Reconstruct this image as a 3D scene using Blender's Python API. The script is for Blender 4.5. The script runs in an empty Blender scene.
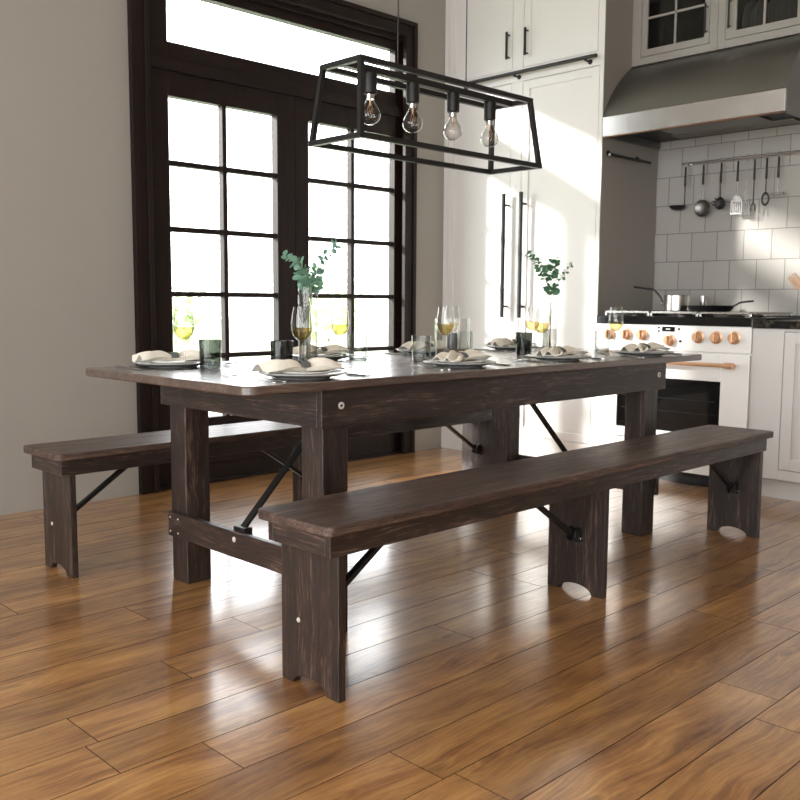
import bpy, bmesh, math, random
from mathutils import Vector, Matrix
random.seed(7)
PI = math.pi
S = bpy.context.scene
COL = S.collection

# ------------------------------------------------------------------ helpers
def V(*a): return Vector(a)
def bx(bm, x0, y0, z0, x1, y1, z1):
    x0, x1 = min(x0, x1), max(x0, x1); y0, y1 = min(y0, y1), max(y0, y1); z0, z1 = min(z0, z1), max(z0, z1)
    v = [bm.verts.new(p) for p in ((x0,y0,z0),(x1,y0,z0),(x1,y1,z0),(x0,y1,z0),(x0,y0,z1),(x1,y0,z1),(x1,y1,z1),(x0,y1,z1))]
    for f in ((3,2,1,0),(4,5,6,7),(0,1,5,4),(1,2,6,5),(2,3,7,6),(3,0,4,7)):
        bm.faces.new([v[i] for i in f])
def box(*a):
    bm = bmesh.new(); bx(bm, *a); return bm
def prism(bm, pts, axis, a, b):
    """polygon pts (2D) extruded along axis between a and b"""
    def P(p, t):
        return {'x': (t, p[0], p[1]), 'y': (p[0], t, p[1]), 'z': (p[0], p[1], t)}[axis]
    A = [bm.verts.new(P(p, a)) for p in pts]; B = [bm.verts.new(P(p, b)) for p in pts]
    n = len(pts)
    bm.faces.new(A); bm.faces.new(B[::-1])
    for i in range(n): bm.faces.new([A[i], B[i], B[(i+1) % n], A[(i+1) % n]])
def lathe(bm, prof, cx=0, cy=0, cz=0, seg=32, axis='z', closed=False):
    rings = []
    for r, h in prof:
        if r < 1e-6:
            p = {'z': (cx, cy, cz+h), 'x': (cx+h, cy, cz), 'y': (cx, cy+h, cz)}[axis]
            rings.append([bm.verts.new(p)])
        else:
            ring = []
            for i in range(seg):
                c, s = r*math.cos(2*PI*i/seg), r*math.sin(2*PI*i/seg)
                p = {'z': (cx+c, cy+s, cz+h), 'x': (cx+h, cy+c, cz+s), 'y': (cx+c, cy+h, cz+s)}[axis]
                ring.append(bm.verts.new(p))
            rings.append(ring)
    pairs = list(zip(rings, rings[1:]))
    if closed: pairs.append((rings[-1], rings[0]))
    for a, b in pairs:
        if len(a) == 1 and len(b) == 1: continue
        for i in range(seg):
            j = (i+1) % seg
            if len(a) == 1: bm.faces.new([a[0], b[i], b[j]])
            elif len(b) == 1: bm.faces.new([a[i], a[j], b[0]])
            else: bm.faces.new([a[i], a[j], b[j], b[i]])
def cyl(bm, p, q, r, seg=14, r2=None):
    p, q = Vector(p), Vector(q); r2 = r if r2 is None else r2
    tube(bm, [p, q], [r, r2], seg)
def tube(bm, pts, rad, seg=10, squash=1.0):
    pts = [Vector(p) for p in pts]
    if not isinstance(rad, (list, tuple)): rad = [rad]*len(pts)
    rings = []; n = None
    for i, p in enumerate(pts):
        t = (pts[min(i+1, len(pts)-1)] - pts[max(i-1, 0)]).normalized()
        if n is None:
            n = t.orthogonal().normalized()
        else:
            n = (n - t*n.dot(t)).normalized()
        b = t.cross(n)
        rings.append([bm.verts.new(p + (n*math.cos(2*PI*k/seg) + b*math.sin(2*PI*k/seg)*squash)*rad[i]) for k in range(seg)])
    for a, c in zip(rings, rings[1:]):
        for i in range(seg):
            j = (i+1) % seg
            bm.faces.new([a[i], a[j], c[j], c[i]])
    bm.faces.new(rings[0][::-1]); bm.faces.new(rings[-1])
def bar(bm, p, q, w, h, up=(0,0,1)):
    """rectangular bar from p to q; w sideways, h along up"""
    p, q = Vector(p), Vector(q); t = (q-p).normalized(); up = Vector(up)
    s = t.cross(up)
    if s.length < 1e-4: s = t.cross(V(0,1,0))
    s.normalize(); u = s.cross(t).normalized()
    v = [bm.verts.new(c + s*a*w/2 + u*b*h/2) for c in (p, q) for a, b in ((-1,-1),(1,-1),(1,1),(-1,1))]
    for f in ((3,2,1,0),(4,5,6,7),(0,1,5,4),(1,2,6,5),(2,3,7,6),(3,0,4,7)):
        bm.faces.new([v[i] for i in f])
def curve_pts(ctrl, n=14):
    """Catmull-Rom through the control points"""
    c = [Vector(p) for p in ctrl]; c = [c[0]*2-c[1]] + c + [c[-1]*2-c[-2]]; out = []
    for i in range(1, len(c)-2):
        for k in range(n):
            t = k/n
            out.append(0.5*((2*c[i]) + (c[i+1]-c[i-1])*t + (2*c[i-1]-5*c[i]+4*c[i+1]-c[i+2])*t*t + (3*c[i]-c[i-1]-3*c[i+1]+c[i+2])*t**3))
    out.append(c[-2]); return out
def obj(name, bm, m, parent=None, bev=0, smooth=False, seg=2):
    bmesh.ops.recalc_face_normals(bm, faces=bm.faces)
    me = bpy.data.meshes.new(name); bm.to_mesh(me); bm.free()
    if m is not None: me.materials.append(m)
    o = bpy.data.objects.new(name, me); COL.objects.link(o)
    if parent is not None: o.parent = parent
    if smooth:
        for p in me.polygons: p.use_smooth = True
        me.set_sharp_from_angle(angle=math.radians(40))
    if bev:
        b = o.modifiers.new('bevel', 'BEVEL'); b.width = bev; b.segments = seg; b.limit_method = 'ANGLE'; b.angle_limit = math.radians(40)
        b.harden_normals = False
    return o
def thing(name, label, cat, loc=(0,0,0), rz=0, group=None):
    o = bpy.data.objects.new(name, None); COL.objects.link(o)
    o.location = loc; o.rotation_euler = (0, 0, rz); o.empty_display_size = .05
    return tag(o, label, cat, group)
def tag(o, label, cat, group=None):
    o['label'] = label; o['category'] = cat
    if group: o['group'] = group
    return o
def struct(name, bm, m, parent=None, **k):
    o = obj(name, bm, m, parent, **k)
    if parent is None: o['kind'] = 'structure'
    return o
def dup(root, loc, rz=None, label=None):
    r = root.copy(); COL.objects.link(r); r.location = loc
    if rz is not None: r.rotation_euler = (0, 0, rz)
    if label: r['label'] = label
    for ch in list(root.children):
        c = ch.copy(); COL.objects.link(c); c.parent = r
        for g in list(ch.children):
            d = g.copy(); COL.objects.link(d); d.parent = c
    return r

# ------------------------------------------------------------------ materials
def newmat(name):
    m = bpy.data.materials.new(name); m.use_nodes = True
    nt = m.node_tree; nt.nodes.clear()
    out = nt.nodes.new('ShaderNodeOutputMaterial')
    return m, nt, out
def lin(c):
    return tuple(((x/255)/12.92 if x/255 <= .04045 else ((x/255+.055)/1.055)**2.4) for x in c) + (1,)
def N(nt, t, **k):
    n = nt.nodes.new(t)
    for a, b in k.items():
        if a in ('label',): continue
        setattr(n, a, b)
    return n
def principled(name, col, rough=.5, metal=0, noise=.06, nscale=30, bump=0, bscale=200, coat=0, spec=None):
    m, nt, out = newmat(name); L = nt.links
    p = N(nt, 'ShaderNodeBsdfPrincipled'); L.new(p.outputs[0], out.inputs[0])
    p.inputs['Metallic'].default_value = metal; p.inputs['Coat Weight'].default_value = coat
    if spec is not None: p.inputs['Specular IOR Level'].default_value = spec
    tc = N(nt, 'ShaderNodeTexCoord'); nz = N(nt, 'ShaderNodeTexNoise'); nz.inputs['Scale'].default_value = nscale; nz.inputs['Detail'].default_value = 4
    L.new(tc.outputs['Object'], nz.inputs['Vector'])
    mr = N(nt, 'ShaderNodeMapRange'); mr.inputs['To Min'].default_value = 1-noise; mr.inputs['To Max'].default_value = 1+noise
    L.new(nz.outputs['Fac'], mr.inputs['Value'])
    hs = N(nt, 'ShaderNodeHueSaturation'); hs.inputs['Color'].default_value = col; L.new(mr.outputs[0], hs.inputs['Value'])
    L.new(hs.outputs[0], p.inputs['Base Color'])
    mr2 = N(nt, 'ShaderNodeMapRange'); mr2.inputs['To Min'].default_value = max(0, rough-.05); mr2.inputs['To Max'].default_value = min(1, rough+.05)
    L.new(nz.outputs['Fac'], mr2.inputs['Value']); L.new(mr2.outputs[0], p.inputs['Roughness'])
    if bump:
        n2 = N(nt, 'ShaderNodeTexNoise'); n2.inputs['Scale'].default_value = bscale; L.new(tc.outputs['Object'], n2.inputs['Vector'])
        b = N(nt, 'ShaderNodeBump'); b.inputs['Strength'].default_value = bump; b.inputs['Distance'].default_value = .002
        L.new(n2.outputs['Fac'], b.inputs['Height']); L.new(b.outputs[0], p.inputs['Normal'])
    return m
def glass(name, tint=(1,1,1,1), edge=(.75,.8,.78,1), refl=1.0, rough=0.0):
    """thin clear glass: see-through with Fresnel reflection and a slightly darker rim"""
    m, nt, out = newmat(name); L = nt.links
    lw = N(nt, 'ShaderNodeLayerWeight'); lw.inputs['Blend'].default_value = .35
    mc = N(nt, 'ShaderNodeMix', data_type='RGBA'); mc.inputs[6].default_value = tint; mc.inputs[7].default_value = edge
    L.new(lw.outputs['Facing'], mc.inputs[0])
    tr = N(nt, 'ShaderNodeBsdfTransparent'); L.new(mc.outputs[2], tr.inputs[0])
    gl = N(nt, 'ShaderNodeBsdfGlossy'); gl.inputs['Roughness'].default_value = rough
    lf = N(nt, 'ShaderNodeLayerWeight'); lf.inputs['Blend'].default_value = .5
    pw = N(nt, 'ShaderNodeMath', operation='POWER'); pw.inputs[1].default_value = 4.0; L.new(lf.outputs['Facing'], pw.inputs[0])
    mu = N(nt, 'ShaderNodeMath', operation='MULTIPLY_ADD'); mu.inputs[1].default_value = .8*refl; mu.inputs[2].default_value = .04*refl; mu.use_clamp = True; L.new(pw.outputs[0], mu.inputs[0])
    mx = N(nt, 'ShaderNodeMixShader'); L.new(mu.outputs[0], mx.inputs[0]); L.new(tr.outputs[0], mx.inputs[1]); L.new(gl.outputs[0], mx.inputs[2])
    L.new(mx.outputs[0], out.inputs[0]); return m
def wood(name, axis, cols, rough=.45, scale=1.0, spec=.5, bump=.25, coat=.3, crough=.2):
    """brushed dark stained pine, grain running along axis"""
    m, nt, out = newmat(name); L = nt.links
    p = N(nt, 'ShaderNodeBsdfPrincipled'); L.new(p.outputs[0], out.inputs[0])
    p.inputs['Specular IOR Level'].default_value = spec; p.inputs['Coat Weight'].default_value = coat; p.inputs['Coat Roughness'].default_value = crough
    tc = N(nt, 'ShaderNodeTexCoord'); oi = N(nt, 'ShaderNodeObjectInfo')
    sc = {'x': (1.2, 22, 22), 'y': (22, 1.2, 22), 'z': (22, 22, 1.2)}[axis]
    add = N(nt, 'ShaderNodeVectorMath', operation='ADD'); L.new(tc.outputs['Object'], add.inputs[0])
    cm = N(nt, 'ShaderNodeCombineXYZ'); mm = N(nt, 'ShaderNodeMath', operation='MULTIPLY'); mm.inputs[1].default_value = 13.7
    L.new(oi.outputs['Random'], mm.inputs[0]); L.new(mm.outputs[0], cm.inputs[0]); L.new(mm.outputs[0], cm.inputs[1]); L.new(mm.outputs[0], cm.inputs[2])
    L.new(cm.outputs[0], add.inputs[1])
    # gentle warp so that cathedral figures appear
    wn = N(nt, 'ShaderNodeTexNoise'); wn.inputs['Scale'].default_value = 3.2; wn.inputs['Detail'].default_value = 2
    L.new(add.outputs[0], wn.inputs['Vector'])
    ws = N(nt, 'ShaderNodeVectorMath', operation='SCALE'); ws.inputs['Scale'].default_value = .05; L.new(wn.outputs['Color'], ws.inputs[0])
    a2 = N(nt, 'ShaderNodeVectorMath', operation='ADD'); L.new(add.outputs[0], a2.inputs[0]); L.new(ws.outputs[0], a2.inputs[1])
    mp = N(nt, 'ShaderNodeMapping'); mp.inputs['Scale'].default_value = [s*scale for s in sc]; L.new(a2.outputs[0], mp.inputs['Vector'])
    n1 = N(nt, 'ShaderNodeTexNoise'); n1.inputs['Scale'].default_value = 1.6; n1.inputs['Detail'].default_value = 6; n1.inputs['Distortion'].default_value = .6
    n2 = N(nt, 'ShaderNodeTexNoise'); n2.inputs['Scale'].default_value = 9; n2.inputs['Detail'].default_value = 5; n2.inputs['Roughness'].default_value = .65
    L.new(mp.outputs[0], n1.inputs['Vector']); L.new(mp.outputs[0], n2.inputs['Vector'])
    mx = N(nt, 'ShaderNodeMix', data_type='FLOAT'); mx.inputs[0].default_value = .58; L.new(n1.outputs['Fac'], mx.inputs[2]); L.new(n2.outputs['Fac'], mx.inputs[3])
    cr = N(nt, 'ShaderNodeValToRGB'); e = cr.color_ramp.elements
    pos = [.34, .46, .55, .68]
    e[0].position = pos[0]; e[0].color = cols[0]; e[1].position = pos[3]; e[1].color = cols[3]
    for i in (1, 2):
        k = cr.color_ramp.elements.new(pos[i]); k.color = cols[i]
    L.new(mx.outputs[0], cr.inputs[0]); L.new(cr.outputs[0], p.inputs['Base Color'])
    r = N(nt, 'ShaderNodeMapRange'); r.inputs['To Min'].default_value = rough+.1; r.inputs['To Max'].default_value = rough-.08
    L.new(mx.outputs[0], r.inputs['Value']); L.new(r.outputs[0], p.inputs['Roughness'])
    b = N(nt, 'ShaderNodeBump'); b.inputs['Strength'].default_value = bump; b.inputs['Distance'].default_value = .0015
    L.new(n2.outputs['Fac'], b.inputs['Height']); L.new(b.outputs[0], p.inputs['Normal'])
    return m
DW = [lin((18,13,12)), lin((38,28,25)), lin((54,41,36)), lin((120,99,87))]
WX, WY, WZ = (wood('dark_pine_'+a, a, DW) for a in 'xyz')
TOPC = [lin((46,35,31)), lin((70,54,47)), lin((86,69,61)), lin((120,101,90))]
WSEAT = wood('bench_seat_pine', 'x', [lin((38,28,25)), lin((66,51,45)), lin((86,69,61)), lin((138,118,104))], rough=.48, spec=.4, coat=.12, crough=.25)
WTOP = wood('table_top_pine', 'x', TOPC, rough=.34, scale=.8, spec=.6, coat=1.0, crough=.2)
DOORC = [lin((16,9,7)), lin((24,14,11)), lin((31,18,14)), lin((42,26,20))]
DX, DZ = (wood('door_walnut_'+a, a, DOORC, rough=.5, bump=.1, spec=.25, coat=0) for a in 'xz')
PAINT = principled('grey_wall_paint', lin((156,152,145)), .85, noise=.03, nscale=3, bump=.15, bscale=120)
CEIL = principled('ceiling_paint', lin((225,222,216)), .9, noise=.02)
CAB = principled('white_cabinet_lacquer', lin((222,220,217)), .42, noise=.02, nscale=6)
GREI_SHADE = principled('alcove_shade_greige', lin((150,146,140)), .5, noise=.03, nscale=8)  # darker than the white lacquer: the dim alcove's shade is in the colour
CABG = principled('pale_grey_cabinet_paint', lin((208,206,203)), .45, noise=.03, nscale=8)
ENAMEL = principled('white_enamel', lin((244,243,241)), .22, noise=.01, coat=.3)
BLACKM = principled('black_powder_coat', lin((22,21,21)), .42, noise=.1)
BLACKG = principled('black_gloss_enamel', lin((9,9,10)), .12, noise=.05)
IRON = principled('cast_iron', lin((26,25,25)), .5, noise=.15, bump=.2)
STEEL = principled('stainless_steel', (.62,.61,.59,1), .24, 1, noise=.05, nscale=12)
STEELB = principled('brushed_hood_steel', (.26,.255,.25,1), .38, 1, noise=.08, nscale=5)
CHROME = principled('chrome', (.8,.8,.8,1), .1, 1, noise=.02)
COPPER = principled('copper_knob_metal', lin((224,178,142)), .32, .55, noise=.06)
ZINC = principled('zinc_screw_cap', lin((225,222,216)), .35, .3)
PLATE = principled('grey_stoneware', lin((178,181,180)), .28, noise=.05, nscale=40, coat=.2)
PLATE2 = principled('pale_stoneware', lin((216,216,212)), .3, noise=.05, nscale=40, coat=.2)
CHINA = principled('white_china', lin((230,228,222)), .25)
NAP = principled('oat_linen', lin((236,230,217)), .9, noise=.05, nscale=80, bump=.5, bscale=700)
RING = principled('grey_linen_band', lin((92,95,96)), .8, bump=.4, bscale=600)
def leafmat(name, col, tr):
    m = principled(name, col, .5, noise=.3, nscale=25); nt = m.node_tree; L = nt.links
    p = [n for n in nt.nodes if n.type == 'BSDF_PRINCIPLED'][0]; o = [n for n in nt.nodes if n.type == 'OUTPUT_MATERIAL'][0]
    t = N(nt, 'ShaderNodeBsdfTranslucent'); L.new(p.inputs['Base Color'].links[0].from_socket, t.inputs[0])
    mx = N(nt, 'ShaderNodeMixShader'); mx.inputs[0].default_value = tr; L.new(p.outputs[0], mx.inputs[1]); L.new(t.outputs[0], mx.inputs[2]); L.new(mx.outputs[0], o.inputs[0]); return m
LEAF = leafmat('eucalyptus_leaf', lin((172,208,190)), .4)
LEAF2 = leafmat('dark_eucalyptus_leaf', lin((118,165,132)), .35)
STEM = principled('eucalyptus_stem', lin((112,120,84)), .6)
SHRUB = principled('garden_foliage', lin((198,212,172)), .7, noise=.2, nscale=3)
TRUNK = principled('bark', lin((96,80,64)), .9, noise=.3)
LAWN = principled('lawn', lin((176,186,160)), .9, noise=.2, nscale=4)
LWOOD = wood('beech', 'z', [lin((176,132,96)), lin((196,152,112)), lin((206,164,124)), lin((220,182,144))], rough=.5)
CANDLE = principled('slate_grey_wax', lin((74,78,78)), .5, noise=.1)
SAND = principled('brown_sand', lin((112,92,80)), .85, noise=.25, nscale=300, bump=.6, bscale=900)
CROCK = principled('cream_crock', lin((214,208,196)), .4)
GWIN = glass('window_glass', (1,1,1,1), (.97,.98,.97,1), .6)
GCLR = glass('clear_drinking_glass', (.99,.99,.985,1), (.80,.82,.81,1), 1.0)
GSMK = glass('smoked_tumbler_glass', (.50,.515,.50,1), (.24,.26,.25,1), 1.0)
GLTE = glass('lightly_tinted_glass', (.93,.94,.93,1), (.60,.62,.61,1), 1.0)
GBULB = glass('bulb_glass', (.96,.95,.93,1), (.45,.43,.4,1), 1.6)
GCAB = glass('cabinet_glass', (.5,.5,.5,1), (.4,.4,.4,1), .8)
WINE = glass('white_wine', (.97,.885,.60,1), (.86,.69,.34,1), .8)
WATER = glass('vase_water', (.80,.79,.78,1), (.62,.60,.59,1), .5)
OVENG = principled('dark_oven_glass', lin((14,13,13)), .06, noise=.02, coat=.5)

def granite():
    m, nt, out = newmat('dark_granite'); L = nt.links
    p = N(nt, 'ShaderNodeBsdfPrincipled'); L.new(p.outputs[0], out.inputs[0]); p.inputs['Roughness'].default_value = .15
    tc = N(nt, 'ShaderNodeTexCoord'); v = N(nt, 'ShaderNodeTexVoronoi'); v.inputs['Scale'].default_value = 90; L.new(tc.outputs['Object'], v.inputs['Vector'])
    n = N(nt, 'ShaderNodeTexNoise'); n.inputs['Scale'].default_value = 25; n.inputs['Detail'].default_value = 8; L.new(tc.outputs['Object'], n.inputs['Vector'])
    cr = N(nt, 'ShaderNodeValToRGB'); cr.color_ramp.elements[0].position = .5; cr.color_ramp.elements[0].color = lin((14,14,14)); cr.color_ramp.elements[1].position = .75; cr.color_ramp.elements[1].color = lin((92,84,70))
    L.new(n.outputs['Fac'], cr.inputs[0]); L.new(cr.outputs[0], p.inputs['Base Color']); return m
GRAN = granite()

def tiles():
    m, nt, out = newmat('glazed_wall_tiles'); L = nt.links
    p = N(nt, 'ShaderNodeBsdfPrincipled'); L.new(p.outputs[0], out.inputs[0])
    tc = N(nt, 'ShaderNodeTexCoord'); sx = N(nt, 'ShaderNodeSeparateXYZ'); L.new(tc.outputs['Object'], sx.inputs[0])
    cm = N(nt, 'ShaderNodeCombineXYZ'); L.new(sx.outputs['Y'], cm.inputs[0]); L.new(sx.outputs['Z'], cm.inputs[1])
    mp = N(nt, 'ShaderNodeMapping'); mp.inputs['Location'].default_value = (-.0785+.1625*20, -.899+.1695*20, 0); L.new(cm.outputs[0], mp.inputs['Vector'])
    b = N(nt, 'ShaderNodeTexBrick'); b.offset = .5; b.inputs['Scale'].default_value = 1; b.inputs['Brick Width'].default_value = .1625; b.inputs['Row Height'].default_value = .1695
    b.inputs['Mortar Size'].default_value = .0022; b.inputs['Mortar Smooth'].default_value = .3
    b.inputs['Color1'].default_value = lin((172,169,164)); b.inputs['Color2'].default_value = lin((180,177,172)); b.inputs['Mortar'].default_value = lin((108,103,98))
    L.new(mp.outputs[0], b.inputs['Vector']); L.new(b.outputs['Color'], p.inputs['Base Color'])
    r = N(nt, 'ShaderNodeMapRange'); r.inputs['To Min'].default_value = .16; r.inputs['To Max'].default_value = .7; L.new(b.outputs['Fac'], r.inputs['Value']); L.new(r.outputs[0], p.inputs['Roughness'])
    n = N(nt, 'ShaderNodeTexNoise'); n.inputs['Scale'].default_value = 9; L.new(tc.outputs['Object'], n.inputs['Vector'])
    mu = N(nt, 'ShaderNodeMath', operation='MULTIPLY_ADD'); mu.inputs[1].default_value = -1.2; L.new(b.outputs['Fac'], mu.inputs[0]); L.new(n.outputs['Fac'], mu.inputs[2])
    bp = N(nt, 'ShaderNodeBump'); bp.inputs['Strength'].default_value = .35; bp.inputs['Distance'].default_value = .004; L.new(mu.outputs[0], bp.inputs['Height']); L.new(bp.outputs[0], p.inputs['Normal'])
    return m
TILE = tiles()

def floor_mat():
    m, nt, out = newmat('oiled_oak_planks'); L = nt.links
    p = N(nt, 'ShaderNodeBsdfPrincipled'); L.new(p.outputs[0], out.inputs[0]); p.inputs['Coat Weight'].default_value = 1.0; p.inputs['Coat Roughness'].default_value = .15
    uv = N(nt, 'ShaderNodeUVMap'); uv.uv_map = 'grain'
    at = N(nt, 'ShaderNodeAttribute'); at.attribute_name = 'tint'
    # warp
    wn = N(nt, 'ShaderNodeTexNoise'); wn.inputs['Scale'].default_value = 2.2; wn.inputs['Detail'].default_value = 2; L.new(uv.outputs[0], wn.inputs['Vector'])
    ws = N(nt, 'ShaderNodeVectorMath', operation='SCALE'); ws.inputs['Scale'].default_value = .12; L.new(wn.outputs['Color'], ws.inputs[0])
    a2 = N(nt, 'ShaderNodeVectorMath', operation='ADD'); L.new(uv.outputs[0], a2.inputs[0]); L.new(ws.outputs[0], a2.inputs[1])
    mp = N(nt, 'ShaderNodeMapping'); mp.inputs['Scale'].default_value = (1.3, 24, 1); L.new(a2.outputs[0], mp.inputs['Vector'])
    g1 = N(nt, 'ShaderNodeTexNoise'); g1.inputs['Scale'].default_value = 1.1; g1.inputs['Detail'].default_value = 6; g1.inputs['Distortion'].default_value = .8; L.new(mp.outputs[0], g1.inputs['Vector'])
    g2 = N(nt, 'ShaderNodeTexNoise'); g2.inputs['Scale'].default_value = 5; g2.inputs['Detail'].default_value = 5; g2.inputs['Roughness'].default_value = .7; L.new(mp.outputs[0], g2.inputs['Vector'])
    # broad cloudy stain
    st = N(nt, 'ShaderNodeTexNoise'); st.inputs['Scale'].default_value = 4.0; st.inputs['Detail'].default_value = 5; st.inputs['Roughness'].default_value = .6
    mp3 = N(nt, 'ShaderNodeMapping'); mp3.inputs['Scale'].default_value = (1, 2.4, 1); L.new(uv.outputs[0], mp3.inputs['Vector']); L.new(mp3.outputs[0], st.inputs['Vector'])
    # knots
    vo = N(nt, 'ShaderNodeTexVoronoi', voronoi_dimensions='2D'); vo.inputs['Scale'].default_value = 2.6; vo.inputs['Randomness'].default_value = 1
    mp2 = N(nt, 'ShaderNodeMapping'); mp2.inputs['Scale'].default_value = (.55, 1.9, 1)
    kw = N(nt, 'ShaderNodeTexNoise'); kw.inputs['Scale'].default_value = 9; kw.inputs['Detail'].default_value = 3; L.new(uv.outputs[0], kw.inputs['Vector'])
    ks = N(nt, 'ShaderNodeVectorMath', operation='SCALE'); ks.inputs['Scale'].default_value = .07; L.new(kw.outputs['Color'], ks.inputs[0])
    ka = N(nt, 'ShaderNodeVectorMath', operation='ADD'); L.new(a2.outputs[0], ka.inputs[0]); L.new(ks.outputs[0], ka.inputs[1]); L.new(ka.outputs[0], mp2.inputs['Vector']); L.new(mp2.outputs[0], vo.inputs['Vector'])
    kn = N(nt, 'ShaderNodeMapRange'); kn.inputs['From Min'].default_value = .015; kn.inputs['From Max'].default_value = .055; kn.inputs['To Min'].default_value = .55; kn.inputs['To Max'].default_value = 1; L.new(vo.outputs['Distance'], kn.inputs['Value'])
    # rings around knots
    mx = N(nt, 'ShaderNodeMix', data_type='FLOAT'); mx.inputs[0].default_value = .55; L.new(g1.outputs['Fac'], mx.inputs[2]); L.new(g2.outputs['Fac'], mx.inputs[3])
    mx2 = N(nt, 'ShaderNodeMix', data_type='FLOAT'); mx2.inputs[0].default_value = .36
    e1 = N(nt, 'ShaderNodeMath', operation='MULTIPLY'); e1.inputs[1].default_value = 95; L.new(vo.outputs['Distance'], e1.inputs[0])
    e2 = N(nt, 'ShaderNodeMath', operation='SINE'); L.new(e1.outputs[0], e2.inputs[0])
    e3 = N(nt, 'ShaderNodeMapRange'); e3.inputs['From Min'].default_value = .03; e3.inputs['From Max'].default_value = .22; e3.inputs['To Min'].default_value = .06; e3.inputs['To Max'].default_value = 0; L.new(vo.outputs['Distance'], e3.inputs['Value'])
    e4 = N(nt, 'ShaderNodeMath', operation='MULTIPLY_ADD'); L.new(e2.outputs[0], e4.inputs[0]); L.new(e3.outputs[0], e4.inputs[1]); L.new(mx.outputs[0], e4.inputs[2])
    L.new(e4.outputs[0], mx2.inputs[2]); L.new(st.outputs['Fac'], mx2.inputs[3])
    cr = N(nt, 'ShaderNodeValToRGB'); e = cr.color_ramp.elements
    e[0].position = .34; e[0].color = lin((82,49,26)); e[1].position = .64; e[1].color = lin((200,152,92))
    k = e.new(.43); k.color = lin((132,87,47)); k = e.new(.52); k.color = lin((166,119,68))
    L.new(mx2.outputs[0], cr.inputs[0])
    hs = N(nt, 'ShaderNodeHueSaturation'); hs.inputs['Saturation'].default_value = 1.0
    mv = N(nt, 'ShaderNodeMath', operation='MULTIPLY'); L.new(kn.outputs[0], mv.inputs[0]); L.new(at.outputs['Fac'], mv.inputs[1])
    L.new(cr.outputs[0], hs.inputs['Color']); L.new(mv.outputs[0], hs.inputs['Value']); L.new(hs.outputs[0], p.inputs['Base Color'])
    r = N(nt, 'ShaderNodeMapRange'); r.inputs['To Min'].default_value = .38; r.inputs['To Max'].default_value = .26; L.new(g1.outputs['Fac'], r.inputs['Value']); L.new(r.outputs[0], p.inputs['Roughness'])
    b = N(nt, 'ShaderNodeBump'); b.inputs['Strength'].default_value = .3; b.inputs['Distance'].default_value = .0015; L.new(mx2.outputs[0], b.inputs['Height']); L.new(b.outputs[0], p.inputs['Coat Normal']); L.new(b.outputs[0], p.inputs['Normal'])
    return m
FLOORM = floor_mat()
GAP = principled('dark_joint', lin((40,24,14)), .9)

# ------------------------------------------------------------------ room
X0, X1, Y0, Y1, ZC = -3.4, 3.8, -4.4, 2.28, 3.05
K = 3.19          # front plane of the tall cabinet, range and base cabinet
# floor: boards of one mesh over a dark base
def build_floor():
    bm = bmesh.new(); bx(bm, X0, Y0, -.06, X1, Y1, -.0035)
    nb = len(bm.faces)
    uvl = bm.loops.layers.uv.new('grain'); tl = bm.loops.layers.color.new('tint')
    pw = .161; rows = range(int((Y0+1.05)/pw)-1, int((Y1+1.05)/pw)+2)
    known = {0: [.85], 1: [0.0], 2: [1.322], 4: [-.305], 5: [.62], 6: [-.47, 1.17], 8: [.21], 10: [.016], -1: [.707], 13: [1.0], 3: [-1.0, 1.95], 9: [-.6, 1.5]}
    for k in rows:
        ya, yb = max(Y0, -1.05+k*pw), min(Y1, -1.05+(k+1)*pw)
        if yb-ya < .02: continue
        js = list(known.get(k, [random.uniform(-.5, 1.2)]))
        while js[0] > X0: js.insert(0, js[0]-random.uniform(1.1, 1.75))
        while js[-1] < X1: js.append(js[-1]+random.uniform(1.1, 1.75))
        be = .0009
        for a, b in zip(js, js[1:]):
            a, b = max(a, X0), min(b, X1)
            if b-a < .02: continue
            g = random.uniform(.0001, .0007); a2, b2, y2, y3 = a+.0002, b-.0002, ya+g, yb-g
            t = random.uniform(.88, 1.12); off = (random.uniform(0, 40), random.uniform(0, 40))
            lo = [(a2,y2,-.0035),(b2,y2,-.0035),(b2,y3,-.0035),(a2,y3,-.0035)]
            mi = [(x,y,-be) for x,y,z in lo]
            hi = [(a2+be,y2+be,0),(b2-be,y2+be,0),(b2-be,y3-be,0),(a2+be,y3-be,0)]
            vs = [[bm.verts.new(q) for q in r] for r in (lo, mi, hi)]
            fs = [bm.faces.new(vs[2])]
            for u in (0, 1):
                for i in range(4):
                    j = (i+1) % 4; fs.append(bm.faces.new([vs[u][i], vs[u][j], vs[u+1][j], vs[u+1][i]]))
            for f in fs:
                f.material_index = 1 if f is fs[0] else 0
                for lp in f.loops:
                    lp[uvl].uv = (lp.vert.co.x+off[0], lp.vert.co.y+off[1]); lp[tl] = (t, t, t, 1)
    o = struct('floor', bm, GAP); o.data.materials.append(FLOORM)
    return o
build_floor()
struct('ceiling', box(X0-.1, Y0-.1, ZC, X1+.1, Y1+.1, ZC+.1), CEIL)
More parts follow.
